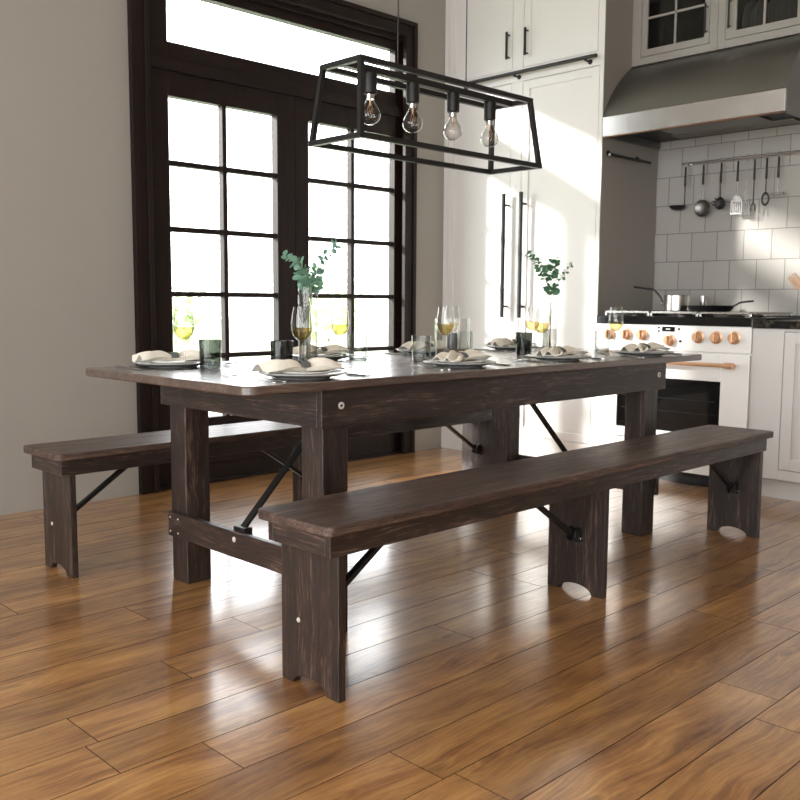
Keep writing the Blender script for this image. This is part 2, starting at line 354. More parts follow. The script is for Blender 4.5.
# window wall with the door opening
bm = bmesh.new()
bx(bm, X0, Y1, -.06, 1.0, Y1+.14, ZC); bx(bm, 2.90, Y1, -.06, X1, Y1+.14, ZC); bx(bm, 1.0, Y1, 2.66, 2.90, Y1+.14, ZC)
struct('wall_back', bm, PAINT)
struct('wall_right', box(X1, Y0, -.06, X1+.12, Y1+.14, ZC), TILE)
bm = bmesh.new()
FILL_W = (-2.7, -1.9)  # unseen window added behind the camera as fill for left wall and floor
bx(bm, X0, Y0-.12, -.06, FILL_W[0], Y0, ZC); bx(bm, FILL_W[1], Y0-.12, -.06, X1, Y0, ZC); bx(bm, FILL_W[0], Y0-.12, -.06, FILL_W[1], Y0, .4); bx(bm, FILL_W[0], Y0-.12, 2.7, FILL_W[1], Y0, ZC)
struct('wall_front', bm, PAINT)
bm = bmesh.new()
for x in (-2.67, -1.93): bx(bm, x-.03, Y0-.09, .4, x+.03, Y0-.03, 2.7)
for z in (.43, 2.67): bx(bm, FILL_W[0], Y0-.089, z-.03, FILL_W[1], Y0-.031, z+.03)
w = struct('window_4', bm, DZ)
obj('pane', box(FILL_W[0]+.005, Y0-.064, .405, FILL_W[1]-.005, Y0-.056, 2.695), GWIN, w)
# left wall with two tall windows (out of frame, the side light of the room)
bm = bmesh.new(); wy = [(-4.15, -1.35), (-1.1, 1.7)]; WZ0, WZ1 = .15, 2.88
prev = Y0
for a, b in wy:
    bx(bm, X0-.14, prev, -.06, X0, a, ZC); bx(bm, X0-.14, a, -.06, X0, b, WZ0); bx(bm, X0-.14, a, WZ1, X0, b, ZC); prev = b
bx(bm, X0-.14, prev, -.06, X0, Y1+.14, ZC)
struct('wall_left', bm, PAINT)
for i, (a, b) in enumerate(wy):
    bm = bmesh.new()
    for y in (a+.03, (a+b)/2, b-.03): bx(bm, X0-.1, y-.03, WZ0, X0-.04, y+.03, WZ1)
    for z in (WZ0+.03, 2.1, WZ1-.03): bx(bm, X0-.099, a, z-.03, X0-.041, b, z+.03)
    w = struct('window_%d' % (i+2), bm, DZ)
    obj('pane', box(X0-.074, a+.005, WZ0+.005, X0-.066, b-.005, WZ1-.005), GWIN, w)

# casing around the French doors
bm = bmesh.new()
cx0, cx1, cz = .925, 2.905, 2.728
for (w0, w1, d) in ((0, .028, .034), (.028, .075, .022), (.075, .10, .030)):
    bx(bm, cx0+w0, Y1-d, .0, cx0+w1, Y1, cz-w0); bx(bm, cx1-w1, Y1-d, 0, cx1-w0, Y1, cz-w0)
    bx(bm, cx0+w1, Y1-d, cz-w1, cx1-w1, Y1, cz-w0)
struct('trim_1', bm, DZ, bev=.003)
# jambs, mullion post and transom bar
bm = bmesh.new()
bx(bm, 1.003, Y1+.0, 0, 1.045, Y1+.138, 2.657); bx(bm, 2.862, Y1, 0, 2.899, Y1+.138, 2.657)
bx(bm, 1.045, Y1, 2.60, 2.862, Y1+.138, 2.657); bx(bm, 1.045, Y1+.01, 2.145, 2.862, Y1+.12, 2.20)
bx(bm, 1.045, Y1, -.003, 2.862, Y1+.138, .012)
struct('trim_2', bm, DX, bev=.002)
# transom window
bm = bmesh.new()
ya, yb = Y1+.03, Y1+.085
bx(bm, 1.046, ya, 2.201, 1.160, yb, 2.599); bx(bm, 2.766, ya, 2.201, 2.861, yb, 2.599)
bx(bm, 1.160, ya, 2.201, 2.766, yb, 2.290); bx(bm, 1.160, ya, 2.548, 2.766, yb, 2.599)
w = struct('window_1', bm, DX, bev=.002)
obj('pane', box(1.155, Y1+.055, 2.285, 2.770, Y1+.061, 2.553), GWIN, w)
# French doors
def leaf(n, a, b, g0, g1, gm):
    bm = bmesh.new(); z0, z1, gt, gb = .014, 2.143, 2.022, .355
    bx(bm, a, ya, z0, g0, yb, z1); bx(bm, g1, ya, z0, b, yb, z1)
    bx(bm, g0, ya, gt, g1, yb, z1); bx(bm, g0, ya, z0, g1, yb, gb)
    o = struct('door_%d' % n, bm, DZ, bev=.0025)
    m = bmesh.new()
    bx(m, gm-.0135, ya+.006, gb, gm+.0135, yb-.006, gt)
    for z in (1.69, 1.354, 1.019, .689): bx(m, g0, ya+.008, z-.0135, g1, yb-.008, z+.0135)
    obj('muntin_grid', m, DX, o, bev=.002)
    m = bmesh.new(); bx(m, g0+.05, ya-.006, .10, g1-.05, ya, .29)
    obj('kick_panel', m, DX, o, bev=.004)
    obj('pane', box(g0-.004, Y1+.055, gb-.004, g1+.004, Y1+.061, gt+.004), GWIN, o)
    return o
leaf(1, 1.047, 1.970, 1.160, 1.846, 1.500)
leaf(2, 1.973, 2.860, 2.072, 2.766, 2.420)

# ------------------------------------------------------------------ garden
obj('garden_lawn', box(-30, Y1+.6, -.5, 40, 60, -.35), LAWN)['kind'] = 'structure'
def garden_tree(x, y, h, r, label, trunk=.12, seed=1):
    rnd = random.Random(seed)
    t = thing('garden_tree', label, 'tree', (x, y, -.35), 0, None)
    bm = bmesh.new(); cyl(bm, (0,0,0), (0,0,h*.3), trunk*.4, 10, trunk*.2)
    obj('trunk', bm, TRUNK, t)
    bm = bmesh.new()
    for i in range(760):
        th, ph = rnd.uniform(0, 2*PI), math.acos(rnd.uniform(-1, 1)); rr = r*rnd.uniform(.45, 1)*(1+.25*math.sin(3*th+seed)*math.sin(2*ph))
        c = V(rr*math.sin(ph)*math.cos(th), rr*math.sin(ph)*math.sin(th), h*.55+rr*math.cos(ph)*.9)
        n = V(rnd.gauss(0,1), rnd.gauss(0,1), rnd.gauss(0,1)).normalized(); u = n.orthogonal().normalized(); w = n.cross(u); s = rnd.uniform(.08, .17)
        vs = [bm.verts.new(c+u*s*a+w*s*b) for a, b in ((-1,0),(0,-.5),(1,0),(0,.5))]
        bm.faces.new(vs)
    obj('foliage', bm, SHRUB, t)
    return t
garden_tree(8.2, 14.5, 1.75, .85, 'pale green bush in the garden, low behind the left door leaf', seed=3)
garden_tree(14.6, 17.0, 2.2, 1.15, 'pale green bush in the garden, low behind the right door leaf', seed=5)

# ------------------------------------------------------------------ table
def slab_rounded(bm, x0, y0, x1, y1, z0, z1, r=.03, n=6):
    pts = []
    for cx, cy, a0 in ((x1-r, y0+r, -90), (x1-r, y1-r, 0), (x0+r, y1-r, 90), (x0+r, y0+r, 180)):
        for i in range(n+1):
            a = math.radians(a0+90*i/n); pts.append((cx+r*math.cos(a), cy+r*math.sin(a)))
    prism(bm, pts, 'z', z0, z1)
TH, TT = .762, .026
TL, TW = 2.44, .932
tb = thing('dining_table', 'long dark stained wooden farmhouse dining table set for eight', 'table', (0,0,0))
bm = bmesh.new(); slab_rounded(bm, 0, 0, TL, TW, TH-TT, TH, .035)
obj('tabletop', bm, WTOP, tb, bev=.004, smooth=True)
zt, zb = TH-TT-.0005, TH-TT-.1115
ax0, ax1, ay0, ay1 = .270, 2.159, .027, .905
for y0, y1 in ((ay0, ay0+.022), (ay1-.022, ay1)):
    obj('side_apron', box(ax0, y0, zb, ax1, y1, zt), WX, tb, bev=.002)
for x0, x1 in ((ax0, ax0+.022), (ax1-.022, ax1)):
    obj('end_apron', box(x0, ay0+.0225, zb, x1, ay1-.0225, zt), WY, tb, bev=.002)
LW, LD = .0955, .098
lx = (ax0+.0225, ax1-.0225-LW); ly = (ay0+.0225-.007, ay1-.0225+.007-LD)
for x in lx:
    for y in ly:
        obj('leg', box(x, y+(.0075 if y < .3 else -.0075), 0, x+LW, y+LD+(.0075 if y < .3 else -.0075), zt-.001), WZ, tb, bev=.003)
for s, (xa, xb) in enumerate(((ax0, ax0+.022), (ax1-.022, ax1))):
    st = obj('stretcher', box(xa, ay0+.015, .165, xb, ay1-.036, .25), WY, tb, bev=.002)
    xs = xa if s == 0 else xb; sg = -1 if s == 0 else 1
    for yy in (ay0+.03, ay1-.05, ay0+.085, ay1-.10):
        for zz in (.182, .232):
            bm = bmesh.new(); lathe(bm, [(0, 0), (.0035, 0), (.003, .0015), (0, .0018)], 0, 0, 0, 10, 'x')
            for v in bm.verts: v.co.x *= sg; v.co += V(xs, yy, zz)
            obj('screw', bm, ZINC, st)
    bm = bmesh.new(); lathe(bm, [(0, 0), (.009, 0), (.0085, .002), (.004, .003), (0, .003)], 0, 0, 0, 18, 'x')
    for v in bm.verts: v.co.x *= sg; v.co += V(xs, .466, .225)
    obj('bolt_cap', bm, ZINC, st, smooth=True)
# ringed bolts on the long aprons
for xx in (.341, 2.10):
    bm = bmesh.new(); lathe(bm, [(.0105, 0), (.0105, -.003), (.0065, -.0035), (.0055, -.002), (0, -.002)], xx, ay0, .687, 20, 'y')
    b = obj('bolt', bm, ZINC, tb, smooth=True)
    bm = bmesh.new(); lathe(bm, [(.0038, -.001), (.0038, -.004), (0, -.0045)], xx, ay0, .687, 12, 'y')
    obj('bolt_socket', bm, BLACKM, b, smooth=True)
for sg, xs, xe in ((1, ax0+.03, .70), (-1, ax1-.03, 1.70)):
    bm = bmesh.new(); bar(bm, (xs, .466, .252), (xe, .466, .655), .028, .010)
    br = obj('folding_brace', bm, BLACKM, tb, bev=.002)
    obj('brace_bracket', box(xs-.012*sg, .435, .235, xs+.02*sg, .497, .262), BLACKM, br, bev=.002)
    obj('brace_bracket', box(xe-.03, .44, .64, xe+.03, .492, .665), BLACKM, br, bev=.002)

# ------------------------------------------------------------------ benches
BH, BT, BL, BW = .4545, .025, 2.441, .2955
def arch_panel(bm, xa, xb, y0, y1, ztop, r=.066, h=.030):
    ym = (y0+y1)/2; pts = [(y0, 0)]
    n = 12
    for i in range(n+1):
        a = PI - PI*i/n
        pts.append((ym+r*math.cos(a), h*math.sin(a)**1.0 if 0 < i < n else 0))
    pts += [(y1, 0), (y1, ztop), (y0, ztop)]
    prism(bm, pts, 'x', xa, xb)
def make_bench():
    t = thing('bench', 'dark stained wooden bench in front of the table, nearest the camera', 'bench', (-.0147, -.3385, 0), 0, 'pair of dark wooden benches')
    bm = bmesh.new(); slab_rounded(bm, 0, 0, BL, BW, BH-BT, BH, .028)
    obj('seat', bm, WSEAT, t, bev=.004, smooth=True)
    z1 = BH-BT-.0005; z0 = z1-.057; a0, a1 = .027, BL-.027; b0, b1 = .024, BW-.024
    for ya_, yb_ in ((b0, b0+.02), (b1-.02, b1)):
        obj('side_apron', box(a0, ya_, z0, a1, yb_, z1), WX, t, bev=.002)
    for xa_, xb_ in ((a0, a0+.02), (a1-.02, a1)):
        obj('end_apron', box(xa_, b0+.0205, z0, xb_, b1-.0205, z1), WY, t, bev=.002)
    for i, xc in enumerate((.0703, 1.230, 2.3947)):
        bm = bmesh.new(); xa, xb = xc-.010, xc+.013
        lo, hi = .0335, .261
        if i != 1: lo, hi = .0445, .2510
        arch_panel(bm, xa, xb, .0335, .261, z0-.0002)
        # the tongue of the panel goes up between the aprons
        bx(bm, xa, b0+.0215, z0-.0002, xb, b1-.0215, z1-.001)
        lg = obj('leg', bm, WZ, t, bev=.002)
        sg = 1 if i == 0 else -1
        xf = xb if sg > 0 else xa
        ym = .147
        # brace from the hinge up to the underside of the seat
        bm = bmesh.new(); bar(bm, (xf+sg*.022, ym, .205), (xf+sg*.345, ym, .418), .020, .015)
        obj('folding_brace', bm, BLACKM, t, bev=.0015)
        bm = bmesh.new()
        for dy in (-.016, .016):
            prism(bm, [(xf+sg*.0005, .175), (xf+sg*.026, .182), (xf+sg*.034, .200), (xf+sg*.026, .222), (xf+sg*.0005, .228)], 'y', ym+dy-.004, ym+dy+.004)
        bx(bm, xf+sg*.0005, ym-.03, .178, xf+sg*.004, ym+.03, .224)
        hg = obj('hinge', bm, BLACKM, t, bev=.001)
        for dy in (-.022, .022):
            bm = bmesh.new(); lathe(bm, [(.0045, 0), (.004, .004), (0, .005)], 0, 0, 0, 10, 'x')
            for v in bm.verts: v.co.x *= sg; v.co += V(xf+sg*.004, ym+dy, .19)
            obj('hinge_bolt', bm, CHROME, hg)
        if i != 1:
            xo = xa if sg > 0 else xb
            bm = bmesh.new(); lathe(bm, [(0, 0), (.0065, 0), (.006, .0018), (0, .0025)], 0, 0, 0, 16, 'x')
            for v in bm.verts: v.co.x *= -sg; v.co += V(xo, .190, .172)
            obj('screw_cap', bm, ZINC, lg, smooth=True)
    return t
bench = make_bench()
dup(bench, (-.0264, 1.0901, 0), 0, 'dark stained wooden bench behind the table, along the wall under the doors')

# ------------------------------------------------------------------ pendant lamp
lamp = thing('pendant_lamp', 'black open metal frame pendant lamp with four clear bulbs above the table', 'lamp', (0,0,0))
b_ = dict(x0=.703, x1=1.667, y0=.346, y1=.597, z=1.528); t_ = dict(x0=.722, x1=1.626, y0=.366, y1=.558, z=1.780)
q = .018
def frame(d):
    bm = bmesh.new(); z = d['z']
    bx(bm, d['x0']-q/2, d['y0']-q/2, z-q/2, d['x1']+q/2, d['y0']+q/2, z+q/2); bx(bm, d['x0']-q/2, d['y1']-q/2, z-q/2, d['x1']+q/2, d['y1']+q/2, z+q/2)
    bx(bm, d['x0']-q/2, d['y0']+q/2, z-q/2, d['x0']+q/2, d['y1']-q/2, z+q/2); bx(bm, d['x1']-q/2, d['y0']+q/2, z-q/2, d['x1']+q/2, d['y1']-q/2, z+q/2)
    return bm
obj('lower_frame', frame(b_), BLACKM, lamp); obj('upper_frame', frame(t_), BLACKM, lamp)
for xa, xb in (('x0','x0'), ('x1','x1')):
    for y in ('y0', 'y1'):
        bm = bmesh.new(); bar(bm, (b_[xa], b_[y], b_['z']), (t_[xa], t_[y], t_['z']), q*.95, q*.95, (0,1,0))
        obj('corner_post', bm, BLACKM, lamp)
ym = .466
obj('socket_beam', box(t_['x0'], ym-.014, t_['z']-.010, t_['x1'], ym+.014, t_['z']+.012), BLACKM, lamp)
prof = [(.0135, 0), (.0135, -.006), (.017, -.016), (.029, -.034), (.0355, -.050), (.0365, -.060), (.0345, -.070), (.027, -.081), (.014, -.0885), (0, -.0905)]
for i, xb in enumerate((.856, 1.066, 1.284, 1.500)):
    bm = bmesh.new(); lathe(bm, [(0, -.0105), (.024, -.0105), (.024, -.078), (.019, -.0815), (0, -.0815)], xb, ym, t_['z'], 24)
    so = obj('lamp_socket', bm, BLACKM, lamp, smooth=True)
    bm = bmesh.new(); lathe(bm, [(0, -.082), (.0145, -.082), (.0145, -.098), (0, -.098)], xb, ym, t_['z'], 20)
    obj('bulb_cap', bm, CHROME, so, smooth=True)
    bm = bmesh.new(); lathe(bm, prof, xb, ym, t_['z']-.094, 28)
    bu = obj('light_bulb', bm, GBULB, lamp, smooth=True)
    bm = bmesh.new(); cyl(bm, (xb, ym, t_['z']-.09), (xb, ym, t_['z']-.118), .004, 8, .002)
    for k in range(4):
        a = k*PI/2+.4
        tube(bm, [(xb+.003*math.cos(a), ym+.003*math.sin(a), t_['z']-.115), (xb+.011*math.cos(a), ym+.011*math.sin(a), t_['z']-.128), (xb+.006*math.cos(a+.7), ym+.006*math.sin(a+.7), t_['z']-.146)], .0006, 5)
    obj('filament', bm, COPPER, bu)
for xc in (.99, 1.355):
    bm = bmesh.new(); cyl(bm, (xc, ym, t_['z']+.012), (xc, ym, t_['z']+.03), .008, 12); cyl(bm, (xc, ym, t_['z']+.03), (xc, ym, ZC-.02), .0022, 8)
    obj('hanging_cord', bm, BLACKM, lamp)
obj('ceiling_plate', box(.93, ym-.05, ZC-.021, 1.41, ym+.05, ZC), BLACKM, lamp, bev=.004)

# ------------------------------------------------------------------ tall cabinet
CB0, CB1 = 1.06, 2.278
cab = thing('tall_cabinet', 'tall white shaker cabinet wall with long black handles beside the doors', 'cabinet', (0,0,0))
obj('carcass', box(K+.021, CB0, 0.0, 3.799, CB1, 3.045), CAB, cab, bev=.002)
obj('side_shade_sheet', box(K+.0015, CB0-.0035, 0, 3.799, CB0-.0003, 3.045), GREI_SHADE, cab)  # thin greige sheet carrying the alcove shade on the white cabinet's side
bm = bmesh.new()   # face frame
rects = {'UR': (1.103, 1.632, 2.404, 2.985), 'UL': (1.718, 2.240, 2.404, 2.985), 'LR': (1.086, 1.632, .157, 2.322), 'LL': (1.718, 2.240, .157, 2.322)}
bx(bm, K, CB0, .0, K+.0205, 1.084, 3.045); bx(bm, K, 2.242, 0, K+.0205, CB1, 3.045)
bx(bm, K, 1.084, 0, K+.0205, 2.242, .155); bx(bm, K, 1.084, 2.324, K+.0205, 2.242, 2.402); bx(bm, K, 1.084, 2.987, K+.0205, 2.242, 3.045)
bx(bm, K, 1.634, .155, K+.0205, 1.716, 2.324); bx(bm, K, 1.634, 2.402, K+.0205, 1.716, 2.987)
bx(bm, K, 1.0845, 2.402, K+.0205, 1.101, 2.987)
obj('face_frame', bm, CAB, cab, bev=.001)
def shaker(name, y0, y1, z0, z1, x, m, parent, fw=.05, th=.02, rec=.009):
    bm = bmesh.new()
    bx(bm, x, y0, z0, x+th, y0+fw, z1); bx(bm, x, y1-fw, z0, x+th, y1, z1)
    bx(bm, x, y0+fw, z0, x+th, y1-fw, z0+fw); bx(bm, x, y0+fw, z1-fw, x+th, y1-fw, z1)
    o = obj(name, bm, m, parent, bev=.0015)
    obj('panel', box(x+rec, y0+fw-.001, z0+fw-.001, x+th-.001, y1-fw+.001, z1-fw+.001), m, o)
    return o
def bar_handle(y, z0, z1, r, x, parent, off=.04):
    bm = bmesh.new(); cyl(bm, (x-off, y, z0), (x-off, y, z1), r, 14)
    for z in (z0+.09*(z1-z0), z1-.09*(z1-z0)): cyl(bm, (x-off, y, z), (x, y, z), r*.6, 10)
    return obj('handle', bm, BLACKM, parent, smooth=True)
for k, (y0, y1, z0, z1) in rects.items():
    d = shaker('door', y0+.001, y1-.001, z0+.001, z1-.001, K+.0005, CAB, cab)
    yh = y0+.01 if k[1] == 'L' else y1-.035
    if k[0] == 'L': bar_handle(1.727 if k == 'LL' else 1.592, 0.893, 1.655, .0125, K, d, .048)
    else: bar_handle(1.741 if k == 'UL' else 1.600, 2.465, 2.625, .008, K, d, .03)
rail = thing('ladder_rail', 'black horizontal ladder rail across the tall white cabinet', 'rail', (0,0,0))
bm = bmesh.new(); cyl(bm, (K-.05, 1.078, 2.366), (K-.05, 2.06, 2.366), .011, 14)
obj('rail_bar', bm, BLACKM, rail, smooth=True)
for y in (1.15, 1.66, 2.02):
    bm = bmesh.new(); cyl(bm, (K-.05, y, 2.366), (K-.05, y, 2.348), .008, 10); cyl(bm, (K-.05, y, 2.35), (K-.0002, y, 2.35), .006, 10); cyl(bm, (K-.006, y, 2.35), (K-.0002, y, 2.35), .014, 14)
    obj('rail_bracket', bm, BLACKM, rail, smooth=True)
trl = thing('towel_rail', 'short dark towel rail on the cabinet side under the hood', 'rail', (0,0,0))
bm = bmesh.new(); cyl(bm, (3.20, 1.012, 1.822), (3.64, 1.012, 1.822), .008, 12); obj('rail_bar', bm, BLACKM, trl, smooth=True)
for x in (3.25, 3.56):
    bm = bmesh.new(); cyl(bm, (x, 1.012, 1.822), (x, 1.056, 1.84), .007, 10); cyl(bm, (x, 1.051, 1.84), (x, 1.056, 1.84), .016, 14); obj('rail_bracket', bm, BLACKM, trl, smooth=True)

# ------------------------------------------------------------------ range cooker
rg = thing('range_cooker', 'wide white range cooker with copper knobs and dark oven window', 'cooker', (0,0,0))
R0, R1 = .132, 1.055
obj('body', box(K+.012, R0, .07, 3.79, R1, .868), ENAMEL, rg, bev=.003)
obj('plinth', box(K+.06, R0+.01, .0, 3.78, R1-.01, .069), BLACKM, rg)
obj('hob', box(K-.012, R0-.004, .8685, 3.79, R1+.0, .914), BLACKG, rg, bev=.003)
obj('control_panel', box(K-.006, R0, .730, K+.0115, R1, .868), ENAMEL, rg, bev=.004)
dz0, dz1 = .235, .724
bm = bmesh.new(); dy0, dy1 = R0+.002, R1-.002; wy0, wy1, wz0, wz1 = .287, .905, .289, .578
bx(bm, K-.01, dy0, dz0, K+.0115, wy0, dz1); bx(bm, K-.01, wy1, dz0, K+.0115, dy1, dz1)
bx(bm, K-.01, wy0, dz0, K+.0115, wy1, wz0); bx(bm, K-.01, wy0, wz1, K+.0115, wy1, dz1)
od = obj('oven_door', bm, ENAMEL, rg, bev=.003)
obj('oven_window', box(K-.004, wy0-.001, wz0-.001, K+.006, wy1+.001, wz1+.001), OVENG, od)
bm = bmesh.new()
for z in (.40, .47):
    cyl(bm, (K-.0065, wy0+.03, z), (K-.0065, wy1-.03, z), .0015, 6)
obj('oven_rack', bm, IRON, od)
bm = bmesh.new(); cyl(bm, (K-.065, .20, .668), (K-.065, .97, .668), .0105, 16)
h = obj('oven_handle', bm, COPPER, od, smooth=True)
for y in (.195, .93):
    bm = bmesh.new(); cyl(bm, (K-.065, y-.0, .668), (K-.065, y+.045, .668), .0165, 16); cyl(bm, (K-.065, y+.022, .668), (K-.0102, y+.022, .668), .010, 12)
    obj('handle_end', bm, COPPER, h, smooth=True)
obj('warming_drawer', box(K-.008, R0+.002, .074, K+.0115, R1-.002, .230), ENAMEL, rg, bev=.003)
for y, z in ((.968,.813),(.857,.813),(.756,.814),(.589,.788),(.421,.809),(.320,.809),(.222,.81)):
    bm = bmesh.new(); lathe(bm, [(0, 0), (.034, 0), (.034, -.004), (.026, -.007), (.026, -.026), (.023, -.029), (0, -.029)], K-.0062, y, z, 28, 'x')
    kn = obj('knob', bm, COPPER, rg, smooth=True)
    bm = bmesh.new(); bx(bm, K-.047, y-.006, z-.024, K-.0355, y+.006, z+.024); obj('grip', bm, COPPER, kn, bev=.003)
bm = bmesh.new(); bx(bm, K-.0085, .560, .833, K-.0062, .635, .868-.008); dsp = obj('clock_display', bm, BLACKG, rg)
bm = bmesh.new(); bx(bm, K-.0092, .585, .842, K-.0086, .612, .851); obj('clock_digits', bm, principled('display_segment_grey', lin((150,156,156)), .4), dsp)
for y, z in ((.655,.862-.008),(.655,.835),(.535,.848),(.524,.783)):
    bm = bmesh.new(); lathe(bm, [(0, 0), (.0065, 0), (.006, -.005), (0, -.0055)], K-.0062, y, z, 14, 'x'); obj('button', bm, BLACKM, rg, smooth=True)
# three pan supports with a bright front bar
for i in range(3):
    ya_, yb_ = .150+i*.292, .150+i*.292+.286
    bm = bmesh.new()
    for a in (K+.02, 3.70): bx(bm, a, ya_, .930, a+.014, yb_, .942)
    for a in (ya_, yb_-.010): bx(bm, K+.02, a, .930, 3.714, a+.010, .942)
    for a in (ya_, yb_-.012):
        for xx in (K+.02, 3.70): bx(bm, xx, a, .9145, xx+.012, a+.012, .935)
    g = obj('burner_grate', bm, STEEL, rg, bev=.002)
    bm = bmesh.new()
    for xx in (3.33, 3.45, 3.57): bx(bm, xx, ya_+.01, .932, xx+.008, yb_-.01, .941)
    bx(bm, K+.03, (ya_+yb_)/2-.004, .932, 3.705, (ya_+yb_)/2+.004, .941)
    obj('grate_bars', bm, IRON, g)
    for xx in (3.34, 3.58):
        bm = bmesh.new(); lathe(bm, [(0, 0), (.045, 0), (.045, .006), (.034, .012), (0, .014)], xx, (ya_+yb_)/2, .9145, 24); obj('burner', bm, IRON, rg, smooth=True)

# saucepan and frying pan on the hob
sp = thing('saucepan', 'small steel saucepan with long curved dark handle on the hob', 'pot', (3.45, .700, .9425))
bm = bmesh.new(); lathe(bm, [(0, 0), (.066, 0), (.070, .004), (.070, .088), (.073, .090), (.068, .090), (.067, .006), (0, .005)], seg=36); obj('pot_body', bm, STEEL, sp, smooth=True)
bm = bmesh.new(); dxy = V(-.12, .99, 0).normalized()
P = lambda r, z: (dxy.x*r, dxy.y*r, z)
tube(bm, curve_pts([P(.07, .045), P(.088, .05), P(.105, .085), P(.14, .118), P(.19, .128), P(.262, .138)], 6), [.011]*6+[.008]*18+[.0065]*7, 10, .6); obj('handle', bm, IRON, sp, smooth=True)
pot2 = thing('steel_canister', 'narrow steel canister standing behind the frying pan', 'canister', (3.62, .628, .9425))
bm = bmesh.new(); lathe(bm, [(0, 0), (.018, 0), (.019, .003), (.019, .075), (.017, .077), (.017, .006), (0, .005)], seg=28); obj('canister_body', bm, STEEL, pot2, smooth=True)
bm = bmesh.new(); lathe(bm, [(.0, .0775), (.020, .0775), (.020, .087), (.0, .091)], seg=28); obj('lid', bm, STEEL, pot2, smooth=True)
fp = thing('frying_pan', 'black frying pan with upturned handle on the right of the hob', 'pan', (3.42, .478, .9425))
bm = bmesh.new(); lathe(bm, [(0, 0), (.10, 0), (.105, .003), (.125, .03), (.128, .031), (.126, .0335), (.121, .031), (.101, .006), (0, .005)], seg=40); obj('pan_body', bm, IRON, fp, smooth=True)
bm = bmesh.new(); dxy2 = V(-.08, -.99, 0).normalized(); P2 = lambda r, z: (dxy2.x*r, dxy2.y*r, z)
tube(bm, curve_pts([P2(.118, .024), P2(.15, .036), P2(.18, .05), P2(.25, .058)], 6), [.008]*12+[.0065]*7, 10, .5); obj('handle', bm, IRON, fp, smooth=True)

# ------------------------------------------------------------------ base cabinet, worktop
bc = thing('base_cabinet', 'pale grey base cabinet with panelled door right of the range cooker', 'cabinet', (0,0,0))
obj('carcass', box(K+.021, -1.6, .104, 3.79, .128, .862), CABG, bc)
bm = bmesh.new()
bx(bm, K, -.035+.003, .104, K+.0205, .128, .862); bx(bm, K, -1.6, .104, K+.0205, -.032, .154); bx(bm, K, -1.6, .849, K+.0205, -.032, .862); bx(bm, K, -.56, .154, K+.0205, -.52, .849); bx(bm, K, -1.6, .154, K+.0205, -1.56, .849)
obj('face_frame', bm, CABG, bc, bev=.001)
for a, b in ((-.518, -.035), (-1.558, -.562)): shaker('door', a, b, .157, .846, K+.0005, CABG, bc, fw=.055)
obj('plinth', box(K+.053, -1.6, 0, 3.79, .128, .1035), CABG, bc)
wt = obj('granite_worktop', box(K-.014, -1.6, .8625, 3.79, .127, .902), GRAN, None, bev=.003)
tag(wt, 'dark speckled granite worktop on the pale grey base cabinet', 'worktop')
tr = thing('cooling_rack', 'low dark wire cooling rack on the granite worktop', 'rack', (0,0,0))
bm = bmesh.new()
for x in (3.27, 3.42): cyl(bm, (x, -.11, .922), (x, .105, .922), .003, 8)
for y in (-.11, .105): cyl(bm, (3.27, y, .922), (3.42, y, .922), .003, 8)
obj('rack_frame', bm, IRON, tr)
bm = bmesh.new()
for i in range(9): cyl(bm, (3.265, -.10+i*.024, .925), (3.425, -.10+i*.024, .925), .0022, 6)
obj('rack_wires', bm, IRON, tr)
for x in (3.27, 3.42):
    for y in (-.11, .105):
        bm = bmesh.new(); cyl(bm, (x, y, .9022), (x, y, .922), .0035, 8); obj('foot', bm, IRON, tr)
ck = thing('utensil_crock', 'cream crock on the worktop at the right edge of the photo', 'crock', (3.62, -.055, .9022))
bm = bmesh.new(); lathe(bm, [(0, 0), (.055, 0), (.062, .01), (.062, .15), (.065, .155), (.056, .155), (.055, .01), (0, .008)], seg=32); obj('crock_body', bm, CROCK, ck, smooth=True)
# wooden claw shaped salad servers leaning out of the crock
def claw(loc, rx, ry, rz, label):
    t = thing('wooden_salad_server', label, 'utensil', loc)
    t.rotation_euler = (rx, ry, rz)
    bm = bmesh.new(); tube(bm, [(0,0,0), (0,0,.12), (0,0,.20)], [.006, .0055, .007], 10, .7)
    # palm
    prism(bm, [(-.007,.195), (-.02,.215), (-.026,.24), (-.026,.262), (.026,.262), (.026,.24), (.02,.215), (.007,.195)], 'x', -.004, .004)
    for k in range(4):
        y = -.0205+k*.0137
        prism(bm, [(y-.0048,.262), (y-.0046,.288+.004*(k in (1,2))), (y-.002,.293+.004*(k in (1,2))), (y+.002,.293+.004*(k in (1,2))), (y+.0046,.288+.004*(k in (1,2))), (y+.0048,.262)], 'x', -.004, .004)
    obj('server_head', bm, LWOOD, t, bev=.002)
    return t
claw((3.62, -.070, .914), math.radians(-40), 0, math.radians(12), 'wooden hand shaped salad server leaning out of the crock at the right edge')

# ------------------------------------------------------------------ hood
hd = thing('range_hood', 'wide stainless steel range hood with curved front above the cooker', 'hood', (0,0,0))
H0, H1 = .02, 1.0555
bm = bmesh.new(); pts = [(K, 2.031)]
for i in range(1, 13):
    t = i/12; a, b, c = V(K,2.031), V(K+.075,2.215), V(3.475,2.352)
    p = a*(1-t)**2 + b*2*t*(1-t) + c*t*t; pts.append((p.x, p.y))
pts += [(3.79, 2.352), (3.79, 2.031)]
prism(bm, pts, 'y', H0, H1); obj('canopy', bm, STEELB, hd, smooth=True)
bm = bmesh.new()
bx(bm, K-.002, H0, 1.922, K+.02, H1, 2.030)
obj('front_band', bm, STEEL, hd, bev=.002)
for a, b in ((H0, H0+.02), (H1-.02, H1)): obj('side_band', box(K+.0202, a, 1.922, 3.79, b, 2.030), STEELB, hd)
obj('underside', box(K+.0205, H0+.0205, 1.962, 3.789, H1-.0205, 1.972), IRON, hd)
